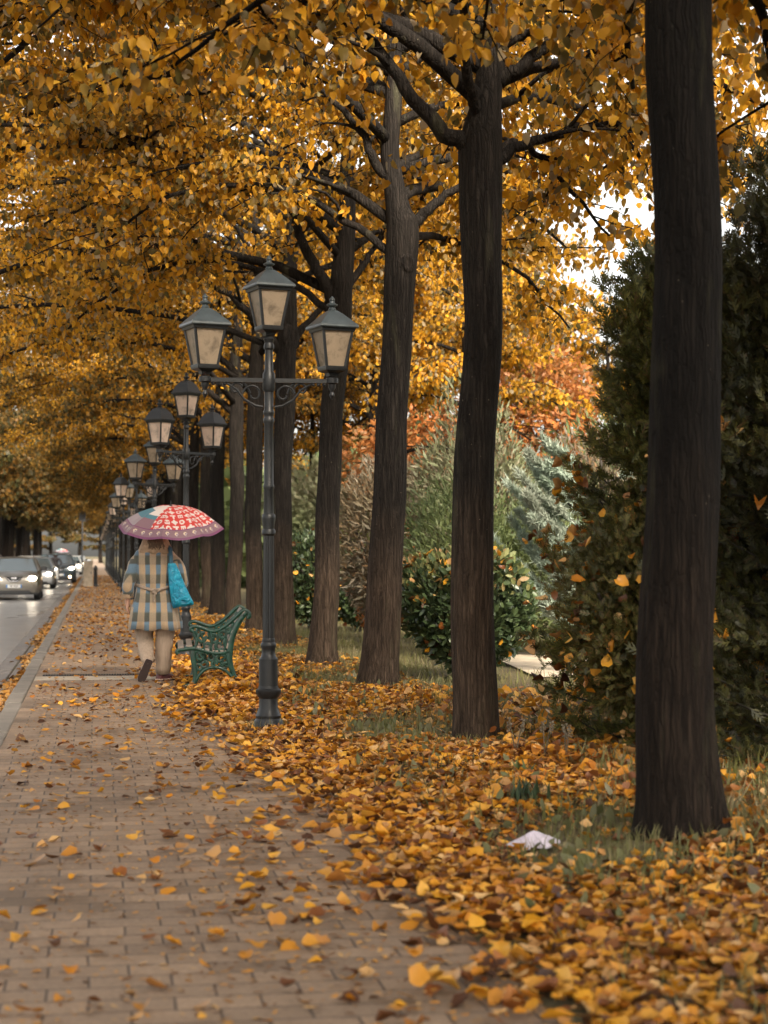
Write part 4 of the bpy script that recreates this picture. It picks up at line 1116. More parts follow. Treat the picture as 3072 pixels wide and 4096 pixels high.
def scroll(mb, c, r0, turns, a0, dirn, plane_x, rad=.011, n=26):
    pts = []
    for i in range(n):
        t = i / (n - 1); a = a0 + dirn * turns * 2 * PI * t; r = r0 * (1 - .78 * t)
        pts.append((c[0] + plane_x * r * math.cos(a), c[1], c[2] + r * math.sin(a)))
    mb.tube(pts, [rad * (1 - .3 * i / n) for i in range(n)], 6)

def street_lamp(style, loc, rz, label):
    root = empty('street_lamp', loc, rz, label, 'street lamp', 'triple lamps along the pavement')
    pb = MB()
    prof = [(.135, -.02), (.132, .012), (.122, .03), (.121, .062), (.102, .09), (.104, .112), (.094, .13), (.078, .18), (.075, .25), (.102, .292), (.104, .318), (.082, .332), (.079, .35)]
    pb.lathe(prof, 32, flute=.05, nfl=8, z0=.13, z1=.26)
    pb.lathe([(.077, .345), (.077, .566), (.060, .59), (.054, .618), (.054, .65), (.064, .668), (.062, .69), (.051, .705), (.053, .72), (.048, .735)], 32)
    pb.lathe([(.048, .735), (.046, 1.2), (.043, 1.56)], 48, flute=.13, nfl=10, z0=.7, z1=1.7)
    pb.lathe([(.045, 1.56), (.056, 1.575), (.056, 1.60), (.046, 1.615), (.050, 1.66), (.056, 1.70), (.054, 1.725), (.042, 1.74)], 32)
    pb.lathe([(.042, 1.74), (.039, 1.93), (.045, 1.945), (.045, 1.965), (.039, 1.98), (.037, 2.46), (.044, 2.475), (.046, 2.50), (.038, 2.515), (.037, 2.53), (.045, 2.545), (.045, 2.565), (.037, 2.58), (.036, 2.72)], 28)
    top = 3.12 if style == 'pyramid' else 3.20
    pb.lathe([(.036, 2.72), (.05, 2.74), (.05, 2.87), (.036, 2.89), (.031, top - .06), (.042, top - .045), (.042, top - .02), (.034, top), (.045, top + .03), (.03, top + .05)], 28)
    pb.build('post', M['pole'], root, angle=35)
    for sx in (-1, 1):
        ab = MB()
        ab.box((sx * .29, 0, 2.815), (.50, .036, .034))
        ab.lathe([(.03, 2.79), (.05, 2.80), (.05, 2.84), (.03, 2.85)], 16, (sx * .515, 0, 0))
        ab.lathe([(.006, 2.67), (.022, 2.70), (.012, 2.73), (.03, 2.765), (.03, 2.80)], 12, (sx * .515, 0, 0))
        scroll(ab, (sx * .125, 0, 2.70), .085, .95, .1, 1, sx)
        scroll(ab, (sx * .265, 0, 2.745), .055, 1.0, PI * .9, -1, sx)
        ab.tube([(sx * .05, 0, 2.60), (sx * .11, 0, 2.61), (sx * .2, 0, 2.66), (sx * .26, 0, 2.74), (sx * .36, 0, 2.80)], [.012, .012, .012, .011, .01], 6)
        ab.tube([(sx * .21, 0, 2.80), (sx * .17, 0, 2.76), (sx * .15, 0, 2.71)], .009, 6)
        for q in range(3): ab.lathe([(.001, -.016), (.012, -.01), (.016, 0), (.012, .01), (.001, .016)], 10, (sx * (.36 + q * .045), 0, 2.785))
        ab.build('arm', M['pole'], root, angle=40)
        lantern(root, sx * .515, 0, 2.93, style, 1.0, .27 if style == 'pyramid' else .1)
    lantern(root, 0, 0, top + .13, style, 1.0, .27 if style == 'pyramid' else .1)
    return root
lampA = street_lamp('pyramid', (1.385, 14.9, 0), 0.0, 'nearest triple lamp post with pyramid roofs and grimy panes, tallest in the picture')
lampB = street_lamp('bell', (1.24, 25.6, 0), .75, 'second triple lamp post with dark bell-shaped roofs, right behind the umbrella')
rs = np.random.RandomState(300)
lab3 = ['third triple lamp post, mostly behind the left lantern of the second post', 'fourth triple lamp post, its small lanterns just above the umbrella']
y = 37.0; k = 0
while y < 190:
    c = copy_tree(lampA if k % 2 == 0 else lampB)
    c.location = (1.17 - .11 * min(1, k), y, 0); c.rotation_euler.z = .72 + rs.uniform(-.1, .1)
    c['label'] = lab3[k] if k < 2 else 'tiny triple lamp post in the dark line far down the pavement'
    y += 11.2; k += 1

# ------------------------------------------------------------------ park bench (ornate iron ends, wooden slats)
def bez(*pts, n=14): return catmull(pts, n)
BW = .62
def bench_end(y, root):
    mb = MB(); Yv = (0, 1, 0); TH = .022
    def st(pts, w, n=16, taper=None):
        q = bez(*[(p[0], y, p[1]) for p in pts], n=n)
        rad = np.linspace(w[0], w[1], n) if isinstance(w, tuple) else np.full(n, w)
        if taper is not None: rad = np.interp(np.linspace(0, 1, n), *taper)
        mb.tube(q, rad, 10, flat=(TH, Yv))
    # front leg: scrolled foot, slim ankle, up to the seat front
    st([(-.06, .018), (-.02, .03), (.035, .03), (.06, .10), (.055, .22), (.04, .32), (.05, .40)], None, 22, ([0, .15, .3, .5, .8, 1], [.018, .026, .03, .024, .03, .034]))
    # back leg and back upright, sweeping back to the scrolled top
    st([(.485, .02), (.48, .10), (.445, .20), (.42, .30), (.425, .42), (.44, .52), (.475, .62), (.53, .72), (.575, .775)], None, 30, ([0, .2, .5, .8, 1], [.022, .026, .036, .034, .026]))
    st([(.555, .76), (.60, .80), (.625, .785), (.622, .75), (.60, .745)], (.028, .02), 14)
    # arch between the legs
    st([(.06, .06), (.10, .14), (.17, .205), (.26, .225), (.35, .205), (.43, .14), (.475, .06)], .017, 22)
    # seat rail with scrolled nose
    st([(-.115, .365), (-.13, .385), (-.11, .41), (-.06, .415), (.05, .425), (.18, .39), (.30, .37), (.42, .39)], .022, 24)
    # arm rail dipping and sweeping up into the back
    st([(.045, .60), (.015, .62), (.03, .65), (.075, .655), (.14, .635), (.22, .605), (.29, .61), (.37, .655), (.45, .72), (.52, .79), (.575, .825), (.62, .80)], .021, 34)
    st([(.06, .42), (.075, .50), (.05, .56), (.045, .61)], .017, 12)
    # lattice of scrolls filling the side
    def sc(cx, cz, r0, a0, d, turns=.9, rad=.0165):
        q = []
        for i in range(16):
            t = i / 15; a = a0 + d * turns * 2 * PI * t; r_ = r0 * (1 - .72 * t); q.append((cx + r_ * math.cos(a), y, cz + r_ * math.sin(a)))
        mb.tube(q, [rad] * 16, 8, flat=(TH * .7, Yv))
    for (cx, cz, r0, a0, d) in ((.14, .53, .065, 1.2, 1), (.25, .52, .06, 1.9, -1), (.35, .56, .06, .5, 1), (.19, .455, .05, 3.5, 1), (.31, .455, .055, 5.5, -1), (.40, .48, .045, 2, 1),
                               (.12, .335, .055, 1, 1), (.22, .325, .06, 2.4, -1), (.32, .31, .055, .6, 1), (.16, .265, .045, 4, 1), (.27, .265, .045, 5, -1), (.385, .335, .045, 3, -1), (.37, .235, .04, 1, 1), (.10, .22, .04, 2, -1),
                               (.40, .62, .045, 3.4, 1), (.46, .66, .035, 1, -1)):
        sc(cx, cz, r0, a0, d)
    for (a, b) in (((.10, .62), (.16, .40)), ((.22, .60), (.22, .38)), ((.30, .60), (.26, .38)), ((.38, .64), (.36, .38)), ((.07, .40), (.2, .22)), ((.24, .37), (.26, .225)), ((.40, .40), (.30, .225)), ((.43, .30), (.36, .2))):
        st([a, ((a[0] + b[0]) / 2 + .015, (a[1] + b[1]) / 2), b], .011, 6)
    return mb.build('end_frame', M['bench_green'], root, angle=50)
bench = empty('park_bench', (.985, 19.55, 0), R(-2.4), 'green park bench with ornate cast-iron ends beside the nearest lamp post', 'bench')
bench_end(0, bench); bench_end(1.45, bench)
seat_c = [(-.09, .435), (.0, .45), (.09, .44), (.18, .415), (.27, .395), (.35, .395)]
back_c = [(.40, .45), (.425, .53), (.455, .61), (.505, .70), (.565, .79)]
for nm, cs in (('seat', seat_c), ('backrest', back_c)):
    mb = MB()
    for i, (x, z) in enumerate(cs):
        j = min(i + 1, len(cs) - 1); i0 = max(0, i - 1)
        a = math.atan2(cs[j][1] - cs[i0][1], cs[j][0] - cs[i0][0])
        mb.box((x, .725, z), (.062, 1.49, .022), 0, Matrix.Rotation(-a, 3, 'Y'))
    mb.build(nm, M['slat'], bench, smooth=False, bevel=.005)
mb = MB(); mb.tube([(.26, .02, .20), (.26, 1.43, .20)], .010, 8); mb.build('tie_rod', M['bench_green'], bench)
# a leaf lying on the bench
n = 3; P = np.array([(1.06, 19.62, .47), (1.18, 20.1, .45), (1.12, 20.5, .455)])
for i in range(3):
    o = np_mesh('maple_leaf' if False else 'fallen_leaf', *scatter(T_LEAF, P[i:i + 1], np.array([(1, .1 + i, .1)]), np.array([(.2, -.5, 1)]), np.array([.10]), (np.array([.8]), np.array([.5]))), M['litter'])
    tag(o, 'orange leaf lying on the seat slats of the green bench', 'leaf', 'leaves on the bench seat')

# ------------------------------------------------------------------ small street things by the kerb
M['beige_metal'] = simple_mat('beige_cabinet_paint', (.33, .27, .20), .5, nscale=6)
M['dark_metal'] = simple_mat('dark_metal', (.03, .032, .036), .45)
u = empty('utility_cabinet', (-.30, 84, 0), 0, 'beige utility cabinet standing by the kerb beside the motor scooter', 'cabinet')
mb = MB(); mb.box((0, 0, .58), (.42, .36, 1.1)); mb.box((0, 0, .03), (.46, .40, .06)); mb.box((0, 0, 1.145), (.47, .41, .03)); mb.build('cabinet_body', M['beige_metal'], u, smooth=False, bevel=.012)
mb = MB(); mb.box((0, -.187, .6), (.36, .012, .95)); d = mb.build('door', M['beige_metal'], u, smooth=False, bevel=.004)
mb = MB(); mb.box((.13, -.2, .62), (.03, .02, .12)); mb.build('handle', M['dark_metal'], d, smooth=False)
u = empty('bollard', (.03, 84.6, 0), 0, 'dark bollard on the pavement just right of the beige cabinet', 'bollard')
mb = MB(); mb.lathe([(.12, 0), (.12, .05), (.085, .08), (.08, .75), (.10, .78), (.10, .84), (.07, .9), (.02, .96)], 16); mb.build('bollard_body', M['dark_metal'], u)
u = empty('sign_pole', (-1.0, 150, 0), 0, 'thin dark pole rising above the far cars', 'pole')
mb = MB(); mb.lathe([(.09, 0), (.07, .3), (.06, 5.2), (.03, 5.25)], 10); mb.build('pole', M['dark_metal'], u)
mb = MB(); mb.box((0, -.08, 4.5), (.5, .04, .7)); mb.build('sign_plate', M['dark_metal'], u, smooth=False)
u = empty('traffic_sign', (-3.3, 120, 0), 0, 'small dark square sign hanging on a post above the line of cars', 'sign')
mb = MB(); mb.lathe([(.06, 0), (.05, 3.6)], 10); mb.build('post', M['dark_metal'], u)
mb = MB(); mb.box((0, -.07, 3.4), (.62, .04, .62)); mb.build('sign_plate', M['dark_metal'], u, smooth=False, bevel=.02)
u.location = (-8.6, 120, 0)

# ------------------------------------------------------------------ the walking person
def skin_mesh(name, joints, edges, mat, parent=None, sub=2, root_idx=0):
    """one continuous surface grown round a skeleton: joints (x,y,z,r)"""
    me = bpy.data.meshes.new(name)
    me.from_pydata([j[:3] for j in joints], edges, [])
    o = link_mesh(name, me, None, None)
    o.modifiers.new('skin', 'SKIN')
    sv = me.skin_vertices[0].data
    for i, j in enumerate(joints):
        r = j[3]; sv[i].radius = (r, j[4] if len(j) > 4 else r); sv[i].use_root = (i == root_idx)
    ss = o.modifiers.new('sub', 'SUBSURF'); ss.levels = sub; ss.render_levels = sub
    dg = bpy.context.evaluated_depsgraph_get(); dg.update()
    nm = bpy.data.meshes.new_from_object(o.evaluated_get(dg))
    bpy.data.objects.remove(o); bpy.data.meshes.remove(me)
    nm.name = name
    nm.polygons.foreach_set('use_smooth', [True] * len(nm.polygons))
    nm.materials.clear()
    return link_mesh(name, nm, parent, mat)

def hand_joints(J, E, wrist_i, wrist, d, side, palm_n, curl=.5):
    """five fingers rooted in the palm; d = direction of the hand, side = direction of the thumb side"""
    d = Vector(d).normalized(); side = Vector(side).normalized(); pn = Vector(palm_n).normalized()
    p = Vector(wrist) + d * .05
    J.append((*p, .026, .015)); pi = len(J) - 1; E.append((wrist_i, pi))
    for k, (off, L) in enumerate(((.030, .070), (.010, .080), (-.010, .074), (-.028, .058))):
        b = p + d * .04 + side * off
        J.append((*b, .0095)); i0 = len(J) - 1; E.append((pi, i0))
        q = b; dd = d.copy()
        for s in range(3):
            dd = (dd + pn * curl * .55).normalized(); q = q + dd * L * (.42, .32, .26)[s]
            J.append((*q, .0085 - .0008 * s)); E.append((len(J) - 2, len(J) - 1)) if s else E.append((i0, len(J) - 1))
    b = Vector(wrist) + d * .03 + side * .03
    J.append((*b, .012)); i0 = len(J) - 1; E.append((pi, i0))
    q = b
    for s in range(2):
        q = q + (side * .6 + d * .8 + pn * .3).normalized() * .032; J.append((*q, .0098 - .001 * s)); E.append((len(J) - 2, len(J) - 1))

M['skin'] = simple_mat('skin', (.42, .24, .17), .5, nscale=20, var=.08)
M['hair'] = simple_mat('sandy_hair', (.11, .07, .04), .6, nscale=8, coord_scale=(30, 30, 3), var=.4)
M['trouser'] = simple_mat('dusty_pink_corduroy', (.33, .25, .185), .85, nscale=5, coord_scale=(12, 12, 1.5), var=.22, bmp=.2)
M['shoe'] = simple_mat('maroon_leather', (.10, .028, .03), .45, nscale=12)
M['sole_edge'] = simple_mat('pale_welt', (.45, .33, .27), .7)
M['sole'] = simple_mat('dark_rubber_sole', (.035, .02, .018), .6)
M['fur'] = simple_mat('beige_fleece', (.36, .25, .16), .95, nscale=25, var=.3, bmp=.6)

def plaid_mat():
    m, nt, o = new_mat('plaid_wool')
    p = nt.nodes.new('ShaderNodeBsdfPrincipled')
    v = objcoord(nt); nz = noise(nt, 5, 2, .5, v)
    s = nt.nodes.new('ShaderNodeSeparateXYZ'); 
    uv = nt.nodes.new('ShaderNodeUVMap'); uv.uv_map = 'cloth'
    nt.links.new(uv.outputs[0], s.inputs[0])
    wx = mathn(nt, 'ADD', s.outputs[0], mathn(nt, 'MULTIPLY', mathn(nt, 'SUBTRACT', nz.outputs[0], .5), .018))
    fx = mathn(nt, 'FRACT', mathn(nt, 'MULTIPLY', wx, 1 / .112))
    fz = mathn(nt, 'FRACT', mathn(nt, 'MULTIPLY', s.outputs[1], 1 / .20))
    rv = ramp(nt, [(0, (.52, .37, .23)), (.44, (.47, .33, .205)), (.50, (.075, .10, .115)), (.56, (.115, .15, .17)), (.9, (.085, .115, .13)), (.96, (.30, .24, .18))])
    nt.links.new(fx, rv.inputs[0])
    rh = ramp(nt, [(0, (1, 1, 1)), (.38, (1, 1, 1)), (.44, (.60, .82, 1.02)), (.80, (.60, .84, 1.08)), (.86, (.42, .40, .38)), (.97, (.55, .52, .5))])
    nt.links.new(fz, rh.inputs[0])
    fb = mathn(nt, 'FRACT', mathn(nt, 'MULTIPLY', s.outputs[1], 1 / .21))
    rb = ramp(nt, [(0, (.085, .165, .24)), (.42, (.10, .19, .27)), (.5, (.05, .058, .055)), (.9, (.06, .075, .065)), (1, (.085, .15, .20))]); nt.links.new(fb, rb.inputs[0])
    rm = ramp(nt, [(0, (0, 0, 0)), (.50, (0, 0, 0)), (.55, (1, 1, 1)), (.93, (1, 1, 1)), (.98, (0, 0, 0))]); nt.links.new(fx, rm.inputs[0])
    re = ramp(nt, [(0, (.42, .305, .195)), (.42, (.39, .285, .18)), (.5, (.29, .225, .155)), (.9, (.32, .25, .17)), (1, (.42, .305, .195))]); nt.links.new(fb, re.inputs[0])
    c = mixc(nt, re.outputs[0], rb.outputs[0], mathn(nt, 'MULTIPLY', rm.outputs[0], .9))
    n2 = noise(nt, 130, 3, .6, v); r2 = ramp(nt, [(.3, (.7, .7, .7)), (.7, (1.15, 1.15, 1.15))]); nt.links.new(n2.outputs[0], r2.inputs[0])
    c = mixc(nt, c, r2.outputs[0], .6, 'MULTIPLY')
    nt.links.new(c, p.inputs['Base Color']); p.inputs['Roughness'].default_value = .95; p.inputs['Specular IOR Level'].default_value = .15
    p.inputs['Sheen Weight'].default_value = .3
    nt.links.new(bump(nt, mathn(nt, 'ADD', n2.outputs[0], mathn(nt, 'MULTIPLY', nz.outputs[0], 2.0)), .35, .01), p.inputs['Normal'])
    nt.links.new(p.outputs[0], o.inputs[0])
    return m
M['plaid'] = plaid_mat()

def ell(cx, cy_, z, a, b, n=40, fold=0.0, ph=0.0, p=.85):
    out = []
    for k in range(n):
        t = 2 * PI * k / n; c, s = math.cos(t), math.sin(t)
        f = 1 + fold * math.sin(7 * t + ph) + fold * .6 * math.sin(11 * t + 2 * ph)
        out.append((cx + a * f * math.copysign(abs(c) ** p, c), cy_ + b * f * math.copysign(abs(s) ** p, s), z))
    return out

def add_uv(o, fn, name='cloth'):
    me = o.data; uv = me.uv_layers.new(name=name)
    for l in me.loops:
        uv.data[l.index].uv = fn(me.vertices[l.vertex_index].co)

person = empty('person', (.665, 20.86, 0), R(0), 'person in a blue and beige plaid coat walking away along the pavement', 'person')
# body: one continuous figure (pelvis root), facing +Y, left leg trailing with the heel raised
J = [(0, 0, .93, .13, .10), (0, .005, 1.08, .12, .095), (0, .01, 1.28, .145, .10), (0, .0, 1.44, .10, .08), (0, .015, 1.52, .052), (0, .03, 1.60, .07, .085), (0, .035, 1.68, .078, .095), (0, .03, 1.745, .055, .065),
     (-.095, 0, .88, .09), (-.10, .06, .50, .058), (-.085, -.20, .235, .036), (-.108, -.215, .145, .034), (-.138, -.20, .06, .026),
     (.10, 0, .88, .09), (.095, .03, .48, .056), (.085, .02, .10, .036), (.10, .08, .045, .034), (.135, .16, .03, .028),
     (-.185, 0, 1.41, .055), (-.275, -.04, 1.15, .045), (-.305, .0, .90, .032),
     (.185, 0, 1.41, .055), (.27, -.01, 1.17, .045), (.20, .20, 1.25, .032)]
E = [(0, 1), (1, 2), (2, 3), (3, 4), (4, 5), (5, 6), (6, 7), (0, 8), (8, 9), (9, 10), (10, 11), (11, 12), (0, 13), (13, 14), (14, 15), (15, 16), (16, 17), (3, 18), (18, 19), (19, 20), (3, 21), (21, 22), (22, 23)]
hand_joints(J, E, 20, (-.305, .0, .90), (0, .08, -1), (.25, 1, 0), (1, 0, 0), .45)
hand_joints(J, E, 23, (.20, .20, 1.25), (-.2, .55, .55), (-.3, -.5, .8), (.4, -.6, .2), 1.2)
# nose, brow and ears belong to the same surface
J.append((0, .125, 1.655, .016)); E.append((6, len(J) - 1))
for sx in (-1, 1):
    J.append((sx * .088, .03, 1.665, .016, .022)); E.append((6, len(J) - 1))
body = skin_mesh('body', J, E, M['skin'], person)
mb = MB()
for sx in (-1, 1): mb.lathe([(.001, -.011), (.009, -.007), (.011, 0), (.009, .007), (.001, .011)], 10, (sx * .032, .118, 1.69))
mb.build('eyes', simple_mat('eye', (.05, .04, .03), .2), person)
mb = MB(); rings = []
for i in range(9):
    t = i / 8; z = 1.50 + .30 * t; s = math.sin(PI * (.22 + .78 * t)) ** .6 if t < 1 else .05
    rings.append(ell(0, .0, z, .108 * max(.08, s), .115 * max(.08, s), 24, .03, z * 30))
mb.loft(rings); mb.build('hair', M['hair'], person)
# trousers: two legs joined at the seat
mb = MB()
def leg(pts, rr, ph):
    q = catmull([(*p, r) for p, r in zip(pts, rr)], 16); rings = []
    for i, row in enumerate(q):
        rings.append([(row[0] + row[3] * (1 + .07 * math.sin(3 * t + i * .9 + ph) + .05 * math.sin(5 * t - i * 1.7) + .03 * math.sin(i * 2.3)) * math.cos(t), row[1] + row[3] * 1.08 * math.sin(t), row[2] + (.03 * math.sin(t) if i == len(q) - 1 else 0)) for t in [2 * PI * k / 20 for k in range(20)]])
    mb.loft(rings)
leg([(-.10, 0, .92), (-.108, .02, .72), (-.115, .05, .50), (-.098, -.09, .35), (-.082, -.20, .235)], [.122, .115, .098, .086, .078], 0)
leg([(.105, 0, .92), (.112, .01, .72), (.108, .03, .48), (.10, .02, .28), (.088, .015, .10)], [.122, .116, .101, .09, .083], 2)
mb.build('trousers', M['trouser'], person, angle=180)
# shoes: upper, welt, sole; built flat with the toe along +Y and then placed
def shoe(Mx, nm):
    L = [(-.125, .030, .055), (-.11, .038, .085), (-.06, .040, .095), (0, .041, .082), (.06, .046, .06), (.11, .042, .045), (.145, .022, .028)]
    u = MB(); u.loft([[(w * math.cos(t), y, .022 + h * max(0, math.sin(t)) ** .8) for t in [PI * k / 11 for k in range(12)]] + [(0, y, .02)] for y, w, h in L])
    uo = u.xform(Mx).build(nm, M['shoe'], person, angle=60)
    for key, z0, z1, g in (('welt', .010, .024, 1.10), ('sole', 0, .011, 1.07)):
        s = MB(); ol = []
        for y, w, h in L: ol.append((w * g, y * 1.03))
        poly = ol + [(-a, b) for a, b in reversed(ol)]
        n = len(poly)
        s.add([(a, b, z0) for a, b in poly] + [(a, b, z1) for a, b in poly], [tuple(range(n - 1, -1, -1)), tuple(range(n, 2 * n))] + [(k, (k + 1) % n, n + (k + 1) % n, n + k) for k in range(n)])
        s.xform(Mx).build(key, M['sole_edge' if key == 'welt' else 'sole'], uo, smooth=False)
# left shoe: toe on the ground, heel up, sole turned to the viewer, toe pointing a little left
_y = Vector((-.36, .26, -.89)).normalized(); _z = Vector((.05, 1, .25)); _z = (_z - _y * _z.dot(_y)).normalized(); _x = _y.cross(_z)
Ml = Matrix.Translation((-.112, -.262, .135)) @ Matrix((_x, _y, _z)).transposed().to_4x4()
shoe(Ml, 'shoe')
Mr = Matrix.Translation((.115, .055, .0)) @ Matrix.Rotation(R(-42), 4, 'Z')
shoe(Mr, 'shoe')
# coat: flared loft with folds and a back vent, sleeves
mb = MB()
rows = [(.575, .30, .21, .05), (.66, .29, .20, .045), (.80, .262, .182, .034), (.93, .232, .162, .024), (1.015, .20, .148, .012), (1.06, .195, .144, .008), (1.12, .205, .148, .01), (1.25, .222, .152, .008), (1.36, .218, .146, .005), (1.42, .188, .124, .003), (1.465, .145, .098, 0), (1.50, .085, .075, 0)]
rings = []
for z, a, b, f in rows:
    ring = ell(0.0, -.005, z, a, b, 56, f, z * 3)
    if z < .98:          # vent pleat at the back, slightly right of centre
        ring = [(x + (.0), y + (.05 * (1 - (z - .575) / .42) * math.exp(-((x - .055) / .018) ** 2) if y < 0 else 0), zz) for x, y, zz in ring]
    ring = [(x, y, zz + (.012 * math.sin(4 * x * 6) if z < .6 else 0)) for x, y, zz in ring]
    rings.append(ring)
mb.loft(rings)
def sleeve(pts, rr, ph):
    q = catmull([(*p, r) for p, r in zip(pts, rr)], 16)
    mb.tube(q, [r * (1 + .04 * math.sin(i * 1.7 + ph)) for i, r in enumerate(q[:, 3])], 18)
sleeve([(-.13, 0, 1.43), (-.20, -.005, 1.345), (-.258, -.025, 1.2), (-.290, -.035, 1.06), (-.308, -.005, .965)], [.06, .072, .072, .072, .062], 0)
sleeve([(.13, 0, 1.43), (.20, 0, 1.345), (.262, -.01, 1.25), (.298, -.02, 1.13), (.285, .04, 1.10), (.235, .15, 1.21)], [.06, .072, .074, .074, .072, .06], 1)
nzr = np.random.RandomState(8)
for i, q in enumerate(mb.v):     # soft creases in the cloth
    x, y, z = q; d = math.hypot(x, y) + 1e-6
    b_ = .010 * math.sin(31 * z + 9 * x + 4 * math.sin(7 * x)) + .008 * math.sin(55 * x + 13 * z) + .006 * math.sin(23 * (x + z) + 2)
    mb.v[i] = (x * (1 + b_ / d * .6), y * (1 + b_ / d), z)
coat = mb.build('coat', M['plaid'], person, angle=180)
def cuv(c):
    if c.x < -.20 and c.z < 1.36 and c.z > .93: return (c.y * 1.2 + c.x * .3 + .03, c.z + .05)
    if c.x > .215 and c.z < 1.36 and c.z > 1.02: return (c.y * 1.2 + c.x * .8 + .06, c.z + .05)
    g = .19 / np.interp(c.z, [.57, .8, 1.02, 1.3], [.235, .21, .185, .205])
    return (c.x * g + .052, c.z + .06)
add_uv(coat, cuv)
# cuffs, belt with knot, big collar
mb = MB(); mb.tube([(-.307, -.006, .975), (-.305, .0, .93)], [.066, .06], 16); mb.build('cuff', M['fur'], person)
mb = MB()
rings = []
for z, a, b in ((1.415, .175, .125), (1.45, .182, .138), (1.50, .168, .140), (1.55, .148, .132), (1.60, .130, .120), (1.635, .11, .10)):
    rings.append(ell(0, .0, z, a, b, 30, .05, z * 9))
mb.loft(rings); mb.build('collar', M['fur'], person, angle=180)
mb = MB()
for i in range(26):
    x = -.075 + .15 * i / 25; r_ = random.Random(i)
    mb.tube([(x * .6, -.11, 1.70), (x * .9, -.128, 1.62), (x + r_.uniform(-.02, .02), -.143, 1.55), (x * 1.05 + r_.uniform(-.03, .03), -.146, r_.uniform(1.46, 1.50))], [.012, .012, .009, .004], 5)
mb.build('hair', M['hair'], person)
M['belt'] = simple_mat('belt_cloth', (.26, .20, .15), .9, nscale=20, var=.4)
mb = MB()
bl = [(.207 * math.cos(t), -.005 + .158 * math.sin(t), 1.07 - .055 * max(0, -math.sin(t)) ** 3) for t in np.linspace(0, 2 * PI, 40)]
mb.tube(bl, .019, 8)
mb.tube([(.0, -.165, 1.02), (-.02, -.172, .985), (.01, -.17, .97)], [.022, .024, .018], 8)
mb.tube([(.0, -.168, .99), (-.02, -.18, .94), (-.015, -.185, .89)], [.013, .013, .011], 6)
mb.tube([(.01, -.168, .99), (.05, -.178, 1.02), (.09, -.165, 1.03)], [.013, .013, .011], 6)
mb.build('belt', M['belt'], person)

# ------------------------------------------------------------------ shoulder bag (hangs from the shoulder: a thing of its own)
bag = empty('shoulder_bag', (.665, 20.86, 0), 0, 'shiny turquoise shoulder bag hanging at the right side of the person in plaid', 'bag')
mtu, ntb, ob = new_mat('turquoise_nylon')
p = ntb.nodes.new('ShaderNodeBsdfPrincipled'); v = objcoord(ntb)
n1 = noise(ntb, 9, 4, .6, v, 1.0); r1 = ramp(ntb, [(.3, (.0, .12, .22)), (.55, (.0, .27, .42)), (.75, (.06, .40, .52))])
ntb.links.new(n1.outputs[0], r1.inputs[0]); ntb.links.new(r1.outputs[0], p.inputs['Base Color']); p.inputs['Roughness'].default_value = .3
ntb.links.new(bump(ntb, n1.outputs[0], 1.0, .06), p.inputs['Normal']); ntb.links.new(p.outputs[0], ob.inputs[0])
mb = MB()
prof = [(1.315, .142, .215, .018), (1.29, .135, .235, .03), (1.20, .138, .275, .05), (1.08, .15, .325, .06), (.97, .165, .375, .06), (.90, .178, .415, .05), (.865, .19, .425, .025)]
rs = np.random.RandomState(5); rings = []
for i, (z, x0, x1, t) in enumerate(prof):
    cx = (x0 + x1) / 2; a = (x1 - x0) / 2
    rings.append([(cx + a * math.copysign(abs(math.cos(q)) ** .7, math.cos(q)), -.165 - .02 * i / 6 + t * math.sin(q) * (1 + .25 * math.sin(3 * q + i * 1.3)), z - .045 * (1 - (math.cos(q) + 1) / 2) * (i / 6) + .012 * math.sin(5 * q + i) * (i > 3)) for q in [2 * PI * k / 26 for k in range(26)]])
mb.loft(rings); mb.build('bag_body', mtu, bag, angle=180)
mb = MB(); mb.tube([(.15, -.02, 1.495), (.165, -.11, 1.47), (.17, -.165, 1.40), (.172, -.168, 1.31)], [.024] * 4, 8)
mb.tube([(.15, -.02, 1.495), (.17, .07, 1.47), (.2, .10, 1.40), (.22, .02, 1.30), (.205, -.12, 1.30)], [.015] * 5, 8)
mb.build('strap', simple_mat('dark_teal_strap', (.01, .07, .11), .5), bag)

